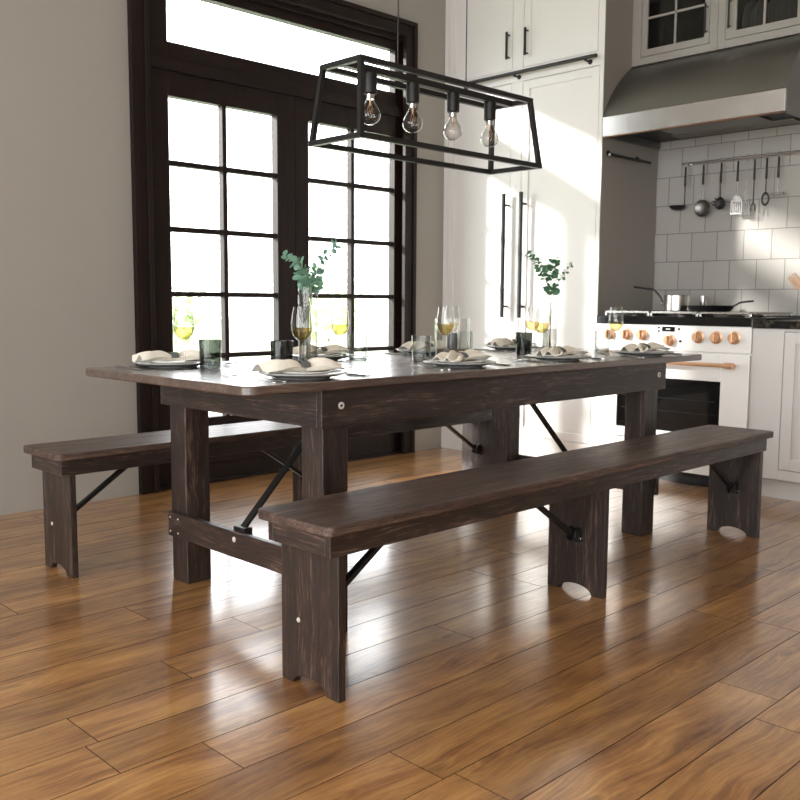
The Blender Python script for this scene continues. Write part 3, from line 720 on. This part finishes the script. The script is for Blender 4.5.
bm = bmesh.new(); bx(bm, K+.10, H0+.22, 1.950, K+.36, H1-.25, 1.9615); obj('filter_panel', bm, STEELB, hd, bev=.002)
bm = bmesh.new(); bx(bm, K+.40, H0+.12, 1.952, K+.52, H1-.2, 1.9615); obj('lamp_panel', bm, principled('grey_diffuser', lin((120,118,112)), .5), hd, bev=.002)
bm = bmesh.new(); bx(bm, K-.002, H0, 1.9165, K+.02, H1, 1.9215); obj('lower_trim', bm, principled('dull_bronze_edge', lin((120,86,66)), .4, .6), hd)

# ------------------------------------------------------------------ upper glass cabinets
U = 3.47
def glass_cab(y0, y1, gy0, gy1, gm, d0, d1, hy, label):
    t = thing('glass_wall_cabinet', label, 'cabinet', (0,0,0), 0, 'glazed wall cabinets above the hood')
    z0, z1 = 2.356, 3.045
    bm = bmesh.new(); bx(bm, U+.021, y0, z0, 3.79, y0+.018, z1); bx(bm, U+.021, y1-.018, z0, 3.79, y1, z1)
    bx(bm, U+.021, y0+.018, z0, 3.79, y1-.018, z0+.05); bx(bm, U+.021, y0+.018, z1-.02, 3.79, y1-.018, z1)
    obj('carcass', bm, GREI_SHADE, t)
    obj('back_panel', box(3.775, y0+.019, z0+.051, 3.789, y1-.019, z1-.021), BLACKM, t)
    bm = bmesh.new(); bx(bm, U, y0, z0, U+.0205, d0-.002, z1); bx(bm, U, d1+.002, z0, U+.0205, y1, z1)
    bx(bm, U, d0-.002, z0, U+.0205, d1+.002, 2.397); bx(bm, U, d0-.002, 3.0, U+.0205, d1+.002, z1)
    obj('face_frame', bm, GREI_SHADE, t, bev=.001)
    bm = bmesh.new(); gz0, gz1 = 2.438, 2.955; a0, a1 = 2.40, 2.997
    bx(bm, U+.0005, d0, a0, U+.0205, gy0, a1); bx(bm, U+.0005, gy1, a0, U+.0205, d1, a1)
    bx(bm, U+.0005, gy0, a0, U+.0205, gy1, gz0); bx(bm, U+.0005, gy0, gz1, U+.0205, gy1, a1)
    d = obj('door', bm, GREI_SHADE, t, bev=.001)
    bm = bmesh.new(); bx(bm, U+.003, gm-.006, gz0, U+.018, gm+.006, gz1)
    for z in (2.61, 2.785): bx(bm, U+.003, gy0, z-.006, U+.018, gy1, z+.006)
    obj('muntin_grid', bm, GREI_SHADE, d)
    obj('pane', box(U+.009, gy0-.003, gz0-.003, U+.013, gy1+.003, gz1+.003), GCAB, d)
    bar_handle(hy, 2.449, 2.607, .0055, U, d, .03)
    obj('shelf', box(U+.03, y0+.019, 2.70, 3.77, y1-.019, 2.715), GREI_SHADE, t)
    return t
glass_cab(.530, 1.056, .608, .958, .785, .578, .996, .590, 'glazed wall cabinet with dark empty interior, left one above the hood')
glass_cab(.022, .528, .101, .424, .273, .062, .484, .455, 'glazed wall cabinet holding upright plates, right one above the hood')
for i in range(9):
    y = .125+i*.034
    s = obj('plate', bmesh.new(), CHINA)
    bm = bmesh.new(); r = .105 if i % 2 == 0 else .09
    lathe(bm, [(0, 0), (r*.6, 0), (r*.95, .012), (r, .014), (r*.97, .016), (r*.6, .004), (0, .004)], 0, 0, 0, 36, 'y')
    bmesh.ops.recalc_face_normals(bm, faces=bm.faces); bm.to_mesh(s.data); bm.free()
    s.data.materials.clear(); s.data.materials.append(CHINA)
    s.location = (3.62, y, 2.4065+r); s.rotation_euler = (math.radians(0 if i < 7 else 6), 0, 0)
    for p in s.data.polygons: p.use_smooth = True
    if i == 8: pos = 'leftmost, next to the handle'
    elif i == 0: pos = 'rightmost in its row'
    else: pos = ('large' if i % 2 == 0 else 'small')+' one, number %d from the right' % (i+1)
    tag(s, 'upright plate in right glazed cabinet, '+pos, 'plate', 'upright plates in the glazed cabinet')

# ------------------------------------------------------------------ utensil rail
RX = 3.755
rl = thing('utensil_rail', 'chrome utensil rail on the tiled wall above the hob', 'rail', (0,0,0))
bm = bmesh.new(); cyl(bm, (RX, -.55, 1.812), (RX, .865, 1.812), .0065, 12); obj('rail_bar', bm, CHROME, rl, smooth=True)
for y in (.835, -.5):
    bm = bmesh.new(); cyl(bm, (RX, y, 1.812), (3.7995, y, 1.812), .006, 10); cyl(bm, (3.793, y, 1.812), (3.7995, y, 1.812), .014, 14); obj('rail_bracket', bm, CHROME, rl, smooth=True)
def utensil(kind, y, label, name):
    x = RX-.004
    t = thing(name, label, 'utensil', (x, y, 1.8185), 0)
    bm = bmesh.new()   # hook over the rail
    tube(bm, curve_pts([(.018, 0, -.004), (.014, 0, .0045), (.004, 0, .0075), (-.0085, 0, .001), (-.0095, 0, -.02), (-.006, 0, -.03)], 4), .0016, 6); obj('hook', bm, CHROME, t)
    zt = -.024
    bm = bmesh.new(); tube(bm, [(-.006,0,zt), (-.006,0,zt-.004), (-.006,0,zt-.06), (-.006,0,zt-.112), (-.006,0,zt-.115)], [.004,.0068,.008,.0095,.006], 12, .7); obj('grip', bm, BLACKM, t, smooth=True)
    zs = zt-.114; m = bmesh.new()
    if kind == 'ladle':
        tube(m, [(-.006,0,zs), (-.006,0,zs-.118)], [.003,.0035], 8)
        lathe(m, [(0, -.021), (.025, -.018), (.042, -.008), (.048, .004), (.049, .006), (.046, .005), (.040, -.006), (.024, -.015), (0, -.018)], -.006, .046, zs-.118, 28)
    elif kind == 'skimmer':
        tube(m, [(-.006,0,zs), (-.006,0,zs-.09)], [.003,.004], 8)
        lathe(m, [(0, .010), (.03, .007), (.046, -.002), (.048, -.004), (.050, -.002), (.046, .001), (.03, .010), (0, .013)], -.006-.0, 0, zs-.137, 30, 'x')
    elif kind == 'spaghetti':
        tube(m, [(-.006,0,zs), (-.006,0,zs-.085)], [.003,.004], 8)
        lathe(m, [(0, .008), (.02, .006), (.032, -.002), (.034, -.001), (.022, .010), (0, .012)], -.006, 0, zs-.118, 24, 'x')
        for k in range(9):
            a = math.radians(-10+k*32); cyl(m, (-.008, .031*math.cos(a), zs-.118+.031*math.sin(a)), (-.028, .036*math.cos(a), zs-.118+.036*math.sin(a)), .0035, 6)
    elif kind == 'spatula':
        tube(m, [(-.006,0,zs), (-.006,0,zs-.085)], [.003,.004], 8)
        prism(m, [(-.012, zs-.08), (-.032, zs-.105), (-.034, zs-.115), (.034, zs-.115), (.032, zs-.105), (.012, zs-.08)], 'x', -.008, -.004)
        for k in range(6):
            y0 = -.034+k*.0125; bx(m, -.008, y0, zs-.178, -.004, y0+.0055, zs-.115)
        bx(m, -.008, -.034, zs-.186, -.004, .034, zs-.178)
    elif kind == 'fork':
        tube(m, [(-.006,0,zs), (-.006,0,zs-.135)], [.003,.004], 8)
        for s_ in (-1, 1): tube(m, curve_pts([(-.006,0,zs-.13), (-.007,s_*.011,zs-.145), (-.008,s_*.012,zs-.178)], 5), [.0035]*6+[.003]*4+[.0015], 8)
    elif kind == 'spoon':
        tube(m, [(-.006,0,zs), (-.006,0,zs-.075)], [.003,.0035], 8)
        lathe(m, [(.017, -.004), (.024, -.002), (.025, 0), (.024, .004), (.016, .006)], 0, 0, 0, 24, 'x', closed=True)
        for v in m.verts:
            if v.co.z > zs-.05 and abs(v.co.z) < .03: v.co = V(v.co.x-.008, v.co.y*.95, v.co.z*1.55+zs-.112)
    else:
        for yy in (0,): tube(m, [(-.006,0,zs), (-.006,0,zs-.08)], [.003,.0035], 8)
        prism(m, [(-.036, zs-.08), (-.036, zs-.092), (.036, zs-.092), (.036, zs-.08)], 'x', -.014, -.002)
    obj('head', m, STEELB if kind in ('spatula', 'masher', 'skimmer') else IRON, t, smooth=True)
    return t
utensil('ladle', .836, 'ladle with black grip, leftmost utensil on the rail', 'ladle')
utensil('skimmer', .722, 'round skimmer with black grip, second on the utensil rail', 'skimmer')
utensil('spaghetti', .612, 'toothed spaghetti server with black grip, third on the utensil rail', 'spaghetti_server')
utensil('spatula', .512, 'slotted spatula with black grip, fourth on the utensil rail', 'slotted_spatula')
utensil('fork', .414, 'two-pronged meat fork with black grip on the utensil rail', 'meat_fork')
utensil('spoon', .345, 'open oval spoon with black grip, between fork and masher on the rail', 'serving_spoon')
utensil('masher', .278, 'flat masher with black grip, rightmost utensil hanging on the rail', 'masher')
t = thing('wire_turner', 'pale wire turner hanging on the rail between spatula and fork', 'utensil', (RX-.004, .462, 1.8185))
bm = bmesh.new(); tube(bm, curve_pts([(.018, 0, -.004), (.014, 0, .0045), (.004, 0, .0075), (-.0085, 0, .001), (-.0095, 0, -.02), (-.006, 0, -.03)], 4), .0016, 6); obj('hook', bm, STEELB, t)
bm = bmesh.new(); cyl(bm, (-.002, 0, -.024), (-.002, 0, -.25), .0025, 8); obj('grip', bm, STEELB, t)
bm = bmesh.new()
for k in range(6): cyl(bm, (-.002, -.033+k*.0132, -.25), (-.002, -.033+k*.0132, -.335), .0018, 6)
cyl(bm, (-.002, -.034, -.25), (-.002, .034, -.25), .002, 6); cyl(bm, (-.002, -.034, -.335), (-.002, .034, -.335), .002, 6); obj('head', bm, STEELB, t)

# ------------------------------------------------------------------ table setting
T = TH+.0003
def lathe_obj(name, prof, m, parent, seg=36, closed=False):
    bm = bmesh.new(); lathe(bm, prof, seg=seg, closed=closed); return obj(name, bm, m, parent, smooth=True)
def single(name, bm, m, label, cat, group, loc, rz=0, **k):
    o = obj(name, bm, m, None, **k); o.location = loc; o.rotation_euler = (0, 0, rz); return tag(o, label, cat, group)
def plate_bm(r, h):
    bm = bmesh.new(); lathe(bm, [(0, .001), (r*.55, .001), (r*.57, 0), (r*.62, 0), (r*.64, .003), (r*.86, h*.55), (r, h), (r*1.005, h+.002), (r*.985, h+.0035), (r*.84, h*.55+.005), (r*.62, .007), (0, .006)], seg=48); return bm
def napkin_bm(seed):
    rnd = random.Random(seed); bm = bmesh.new(); nu, nv = 40, 36; g = []
    ph = [rnd.uniform(0, 6) for _ in range(5)]; fl = [rnd.uniform(.8, 1.2), rnd.uniform(.8, 1.2)]
    for i in range(nu+1):
        u = -1+2*i/nu; a = abs(u); sd = fl[0] if u < 0 else fl[1]
        w = .021+.052*sd*a**.9*(1-.25*max(0, a-.75)/.25)
        L = .125*u
        lift = .012*math.exp(-(a/.22)**2)*-.3 + .010*math.sin(a*PI)*1.0
        row = []
        for j in range(nv+1):
            v = -1+2*j/nv
            y = v*w + .010*a*math.sin(3*u+ph[0])
            amp = .006+.008*math.sin(min(1, a*1.1)*PI)+.003
            z = .012+lift+amp*math.cos(v*PI*(2.5)+ph[1]*.3+a*1.2) + .004*math.sin(7*v+ph[2]+5*u)*a
            z *= 1-.55*abs(v)**3
            z = max(z, .0022)
            x = L + .010*math.sin(v*4+ph[3])*a*a
            row.append(bm.verts.new((x, y, z)))
        g.append(row)
    for i in range(nu):
        for j in range(nv): bm.faces.new([g[i][j], g[i+1][j], g[i+1][j+1], g[i][j+1]])
    bmesh.ops.recalc_face_normals(bm, faces=bm.faces)
    # give the cloth thickness and drop skirts to the plate so that it reads as several layers
    ret = bmesh.ops.solidify(bm, geom=list(bm.faces), thickness=.0022)
    bm2 = bm
    return bm2
def ring_bm():
    bm = bmesh.new(); n = 24; prof = []
    for k in range(n):
        a = 2*PI*k/n; prof.append((.0285*math.cos(a), .0145+.0155*math.sin(a) if math.sin(a) > -.2 else .0125))
    # flattened band
    rings = []
    for (dx, s) in ((-.013, 1), (.013, 1), (.013, .9), (-.013, .9)):
        rings.append([bm.verts.new((dx, y*s, .0145+(z-.0145)*s)) for y, z in prof])
    for a, b in zip(rings, rings[1:]+rings[:1]):
        for i in range(n): j = (i+1) % n; bm.faces.new([a[i], a[j], b[j], b[i]])
    return bm
def wine_profile():
    return [(0,0),(.034,0),(.0345,.0012),(.020,.0035),(.006,.007),(.0036,.014),(.0034,.05),(.0036,.082),(.006,.090),(.016,.098),(.027,.110),(.0330,.127),(.0345,.140),(.0335,.155),(.0300,.180),(.0262,.2035),
            (.0254,.2035),(.0291,.180),(.0325,.155),(.0335,.140),(.0320,.127),(.0260,.111),(.015,.0995),(.004,.095),(0,.0945)]
def make_wine():
    t = thing('wine_glass', 'x', 'glass', (0,0,0), 0, 'glasses of white wine on the table')
    lathe_obj('glass_body', wine_profile(), GCLR, t, 36)
    lathe_obj('wine', [(0,.0952),(.004,.0956),(.0148,.1001),(.0256,.1115),(.0316,.1272),(.0331,.1372),(.0300,.1374),(0,.1374)], WINE, t, 36)
    return t
def make_tumbler(m, nm='tumbler'):
    t = thing(nm, 'x', 'glass', (0,0,0), 0, 'short water tumblers on the table')
    lathe_obj('glass_body', [(0,0),(.0325,0),(.034,.0015),(.0372,.094),(.0362,.0945),(.0352,.094),(.0325,.013),(.030,.011),(0,.0105)], m, t, 36)
    lathe_obj('thick_base', [(0,.0015),(.0318,.0015),(.0322,.0098),(0,.0098)], GSMK, t, 32)
    return t
def cutlery_bm(kind):
    bm = bmesh.new()
    def strip(pts, z0=.0006, th=.0016):
        # pts: (y, halfwidth, lift)
        top = []; bot = []
        for y, w, l in pts:
            top.append((bm.verts.new((-w, y, z0+l+th)), bm.verts.new((w, y, z0+l+th)))); bot.append((bm.verts.new((-w, y, z0+l)), bm.verts.new((w, y, z0+l))))
        for i in range(len(pts)-1):
            bm.faces.new([top[i][0], top[i][1], top[i+1][1], top[i+1][0]]); bm.faces.new([bot[i][0], bot[i+1][0], bot[i+1][1], bot[i][1]])
            for s in (0, 1): bm.faces.new([top[i][s], top[i+1][s], bot[i+1][s], bot[i][s]])
        for i in (0, -1): bm.faces.new([top[i][0], top[i][1], bot[i][1], bot[i][0]])
    if kind == 'fork':
        strip([(-.10,.004,0),(-.095,.008,0),(-.06,.0065,.002),(0,.0035,.006),(.03,.003,.007),(.042,.009,.005),(.055,.0115,.003)])
        for k in range(4):
            x = -.0099+k*.0066; n0 = len(bm.verts); strip([(.0548,.0018,.003),(.08,.0017,.004),(.10,.0009,.010)])
            bm.verts.ensure_lookup_table()
            for v in bm.verts[n0:]: v.co.x += x
    elif kind == 'knife':
        strip([(-.11,.005,0),(-.10,.0085,0),(-.03,.0065,0),(-.012,.005,0)], th=.005)
        strip([(-.014,.006,.001),(.02,.0085,.001),(.07,.0095,.001),(.095,.0075,.001),(.11,.001,.001)], th=.0012)
    return bm
dinner = {}
# settings: which, plate centre (x, y), side
near = [(.300,.150),(1.018,.180),(1.585,.172),(2.150,.135)]
far = [(.255,.790),(.905,.800),(1.50,.800),(2.085,.800)]
where = {
 ('n',0): 'leftmost front setting', ('n',1): 'second front setting from left', ('n',2): 'third front setting from left', ('n',3): 'front setting nearest the cooker',
 ('f',0): 'leftmost back setting', ('f',1): 'back setting behind the left vase', ('f',2): 'back setting behind the hurricane vase', ('f',3): 'rightmost back setting'}
wproto = make_wine(); sm = make_tumbler(GSMK); lt = make_tumbler(GLTE)
used = {'w': False, 's': False, 'l': False}
wine_pos = {('n',0): (.475,.372), ('n',1): (1.225,.44), ('n',2): (1.78,.40), ('n',3): (2.31,.375), ('f',0): (.222,.664), ('f',1): (.885,.66), ('f',2): (1.55,.70), ('f',3): (2.05,.655)}
tum_pos = {('n',0): (.43,.42), ('n',1): (1.115,.46), ('n',2): (1.79,.50), ('n',3): (2.27,.42), ('f',0): (.311,.65), ('f',1): (.975,.66), ('f',2): (1.68,.74), ('f',3): (2.22,.73)}
for side, pts in (('n', near), ('f', far)):
    for i, (x, y) in enumerate(pts):
        w = where[(side, i)]; fx = 1 if side == 'n' else -1
        if not dinner:
            dinner['p'] = single('dinner_plate', plate_bm(.128, .014), PLATE, 'x', 'plate', 'grey dinner plates on the table', (0,0,0), smooth=True)
            dinner['q'] = single('side_plate', plate_bm(.090, .010), PLATE2, 'x', 'plate', 'pale side plates stacked on the dinner plates', (0,0,0), smooth=True)
            dinner['r'] = single('napkin_ring', ring_bm(), RING, 'x', 'napkin ring', 'grey napkin bands', (0,0,0), smooth=True)
            dinner['f'] = single('fork', cutlery_bm('fork'), STEEL, 'x', 'fork', 'steel forks at the place settings', (0,0,0))
            dinner['k'] = single('knife', cutlery_bm('knife'), STEEL, 'x', 'knife', 'steel knives at the place settings', (0,0,0))
            first = True
        else: first = False
        def put(key, loc, rz, label):
            o = dinner[key] if not dinner[key].get('_u') else dinner[key].copy()
            if o is not dinner[key]: COL.objects.link(o)
            dinner[key]['_u'] = 1
            o.location = loc; o.rotation_euler = (0, 0, rz); o['label'] = label; return o
        put('p', (x, y, T), random.uniform(0, 6), 'grey dinner plate at the '+w)
        put('q', (x, y, T+.0075), random.uniform(0, 6), 'pale side plate on the dinner plate at the '+w)
        ra = random.uniform(-.25, .25)
        nb = single('napkin', napkin_bm(i*7+(3 if side == 'f' else 0)), NAP, 'cream linen napkin in a grey band at the '+w, 'napkin', 'cream napkins on the plates', (x, y, T+.0185), ra, smooth=True)
        put('r', (x, y, T+.0187), ra, 'grey band around the cream napkin at the '+w)
        a = random.uniform(-.12, .12) + (0 if side == 'n' else PI)
        put('f', (x-fx*.155, y+.0*fx, T), a+.10, 'inner steel fork at the '+w)
        put('f', (x-fx*.190, y-.005*fx, T), a+.06, 'outer steel fork at the '+w)
        put('k', (x+fx*.160, y-.0*fx, T), a-.08, 'steel knife at the '+w)
        wx, wy_ = wine_pos[(side, i)]
        lab = 'stemmed glass of white wine at the '+w
        if not used['w']: wproto.location = (wx, wy_, T); wproto['label'] = lab; used['w'] = True
        else: dup(wproto, (wx, wy_, T), 0, lab)
        tx, ty = tum_pos[(side, i)]
        kk = 's' if i == 0 or (side, i) == ('n', 2) else 'l'; pr = sm if kk == 's' else lt
        lab = ('dark smoked' if kk == 's' else 'clear')+' water tumbler at the '+w
        if not used[kk]: pr.location = (tx, ty, T); pr['label'] = lab; used[kk] = True
        else: dup(pr, (tx, ty, T), 0, lab)
for o in bpy.data.objects:
    if '_u' in o: del o['_u']

# vases and eucalyptus
def vase(x, y, r, h, fill, label):
    t = thing('glass_vase', label, 'vase', (x, y, T))
    lathe_obj('glass_body', [(0,0),(r-.002,0),(r,.003),(r,h),(r-.0025,h),(r-.0025,.010),(0,.009)], GCLR, t, 36)
    lathe_obj('water', [(0,.0095),(r-.003,.0105),(r-.003,fill),(0,fill)], WATER, t, 36)
    return t
vase(.700, .62, .0345, .27, .115, 'tall clear glass vase with pale eucalyptus, left of the table centre')
vase(2.187, .655, .0345, .235, .10, 'tall clear glass vase with dark eucalyptus, toward the cooker end')
RT = V(.713, -.701, 0); DP = V(.701, .713, 0)
def eucalyptus(x, y, sprigs, m, label, seed, vh):
    rnd = random.Random(seed)
    t = thing('eucalyptus_bunch', label, 'plant', (x, y, T))
    for ctrl, r0, r1, dens, start in sprigs:
        P = [RT*a + DP*b + V(0,0,c) for a, b, c in ctrl]
        cp = curve_pts(P, 8)
        bm = bmesh.new(); tube(bm, cp, [.0022-.0012*i/len(cp) for i in range(len(cp))], 6); s = obj('stem', bm, STEM, t, smooth=True)
        bm = bmesh.new(); L = 0; nxt = start; k = 0
        tot = sum((cp[i+1]-cp[i]).length for i in range(len(cp)-1))
        for i in range(len(cp)-1):
            seg = cp[i+1]-cp[i]; L += seg.length
            while L >= nxt:
                f = (nxt-start)/max(tot-start, .01); r = r0+(r1-r0)*f; tdir = seg.normalized()
                base = tdir.orthogonal().normalized(); base = Matrix.Rotation(k*1.45+rnd.uniform(-.4,.4), 3, tdir) @ base
                for s_ in (-1, 1):
                    d = (base*s_ + tdir*rnd.uniform(.1, .7) + V(0,0,rnd.uniform(-.25,.2))).normalized()
                    n = (tdir + V(rnd.gauss(0,.7)-.5, rnd.gauss(0,.7)-.5, rnd.gauss(0,.6)+.2)).normalized(); n = (n-d*n.dot(d)).normalized(); w = d.cross(n)
                    c0 = cp[i] + d*.004; rr = r*rnd.uniform(.8, 1.15)
                    ring = []
                    for q_ in range(10):
                        a = 2*PI*q_/10; u_ = 1-math.cos(a); ring.append(bm.verts.new(c0 + d*rr*u_ + w*rr*.92*math.sin(a) + n*rr*.18*(abs(math.sin(a)))))
                    cc = bm.verts.new(c0 + d*rr)
                    for q_ in range(10): bm.faces.new([cc, ring[q_], ring[(q_+1) % 10]])
                k += 1; nxt += dens*(.55+.45*(1-f))
        bmesh.ops.solidify(bm, geom=list(bm.faces), thickness=.0006)
        obj('leaves', bm, m, t, smooth=True)
    return t
eucalyptus(.700, .62, [
    ([(0,0,.012), (.0,.005,.20), (-.014,.01,.285), (-.045,.015,.355), (-.083,.02,.385)], .0175, .010, .016, .25),
    ([(.005,0,.012), (.012,0,.22), (.02,.0,.30), (.055,.0,.37), (.108,-.01,.425)], .0165, .010, .013, .30),
    ([(-.006,0,.012), (.0,0,.20), (.008,-.012,.27), (-.012,-.02,.335), (-.045,-.02,.36)], .018, .013, .016, .245),
    ([(-.004,.01,.012), (.004,.01,.20), (.02,.0,.27), (.035,-.01,.33)], .018, .013, .016, .24),
], LEAF, 'spray of pale eucalyptus in the left glass vase', 4, .27)
eucalyptus(2.187, .655, [
    ([(0,0,.012), (0,0,.20), (.002,.0,.30), (.010,0,.38), (.012,0,.435)], .021, .012, .014, .245),
    ([(.004,0,.012), (-.004,0,.22), (-.02,0,.32), (-.06,0,.40), (-.115,.0,.455)], .017, .010, .0135, .31),
    ([(-.004,0,.012), (.01,0,.23), (.03,0,.31), (.06,0,.36), (.098,0,.415)], .009, .007, .02, .32),
], LEAF2, 'spray of darker eucalyptus in the vase toward the cooker', 9, .235)
# wide hurricane vase with sand and a candle
hv = thing('hurricane_vase', 'wide clear glass hurricane vase holding sand and a grey candle mid table', 'vase', (1.43, .59, T))
r = .072; lathe_obj('glass_body', [(0,0),(r-.002,0),(r,.004),(r,.155),(r-.003,.155),(r-.003,.008),(0,.007)], GCLR, hv, 40)
lathe_obj('sand', [(0,.0075),(r-.0035,.0085),(r-.0035,.030),(0,.033)], SAND, hv, 40)
cd = thing('pillar_candle', 'slate grey pillar candle standing in the hurricane vase', 'candle', (1.425, .585, T+.0335))
lathe_obj('wax', [(0,0),(.022,0),(.022,.060),(.019,.063),(0,.060)], CANDLE, cd, 28)
bm = bmesh.new(); cyl(bm, (0,0,.059), (.001,0,.072), .001, 6); obj('wick', bm, BLACKM, cd)

# ------------------------------------------------------------------ light
w = bpy.data.worlds.new('sky'); S.world = w; w.use_nodes = True
bg = w.node_tree.nodes['Background']; bg.inputs['Color'].default_value = (.97, .985, 1, 1); bg.inputs['Strength'].default_value = 5.6
sun = bpy.data.lights.new('sun', 'SUN'); sun.energy = 8; sun.angle = math.radians(4); sun.color = (1, .97, .92)
so = bpy.data.objects.new('sun', sun); COL.objects.link(so); so.location = (-6, 9, 6)
so.rotation_euler = V(1, -.9, -.49).to_track_quat('-Z', 'Y').to_euler()
def portal(name, loc, rot, sx, sy):
    l = bpy.data.lights.new(name, 'AREA'); l.shape = 'RECTANGLE'; l.size = sx; l.size_y = sy; l.energy = 1
    l.cycles.is_portal = True
    o = bpy.data.objects.new(name, l); COL.objects.link(o); o.location = loc; o.rotation_euler = rot
portal('fill_window_portal', ((FILL_W[0]+FILL_W[1])/2, Y0-.14, 1.55), (math.radians(90), 0, 0), FILL_W[1]-FILL_W[0], 2.3)
portal('door_portal', (1.97, Y1+.16, 1.42), (math.radians(-90), 0, 0), 1.7, 2.5)
for i, (a, b) in enumerate(wy): portal('window_portal', (X0-.16, (a+b)/2, 1.52), (0, math.radians(-90), 0), 2.75, b-a)

# ------------------------------------------------------------------ camera
cam = bpy.data.cameras.new('camera'); co = bpy.data.objects.new('camera', cam); COL.objects.link(co); S.camera = co
cam.sensor_width = 36; cam.lens = 919.87/800*36
cam.dof.use_dof = True; cam.dof.focus_distance = 2.9; cam.dof.aperture_fstop = 8
rt = V(0.71293678, -0.7012054, 0.00566858); up = V(0.06947457, 0.0786763, 0.99447641); fw = V(0.69777821, 0.70860499, -0.10480717)
m = Matrix((rt, up, -fw)).transposed().to_4x4(); m.translation = V(-1.3715, -1.9524, .9791)
co.matrix_world = m
vs = S.view_settings; vs.view_transform = 'Standard'; vs.look = 'None'; vs.gamma = 1; vs.use_curve_mapping = False; vs.exposure = 0.40
S.cycles.use_denoising = True
S.cycles.max_bounces = 10; S.cycles.transparent_max_bounces = 24; S.cycles.diffuse_bounces = 5; S.cycles.glossy_bounces = 4
S.cycles.sample_clamp_indirect = 8; S.cycles.caustics_reflective = False; S.cycles.caustics_refractive = False
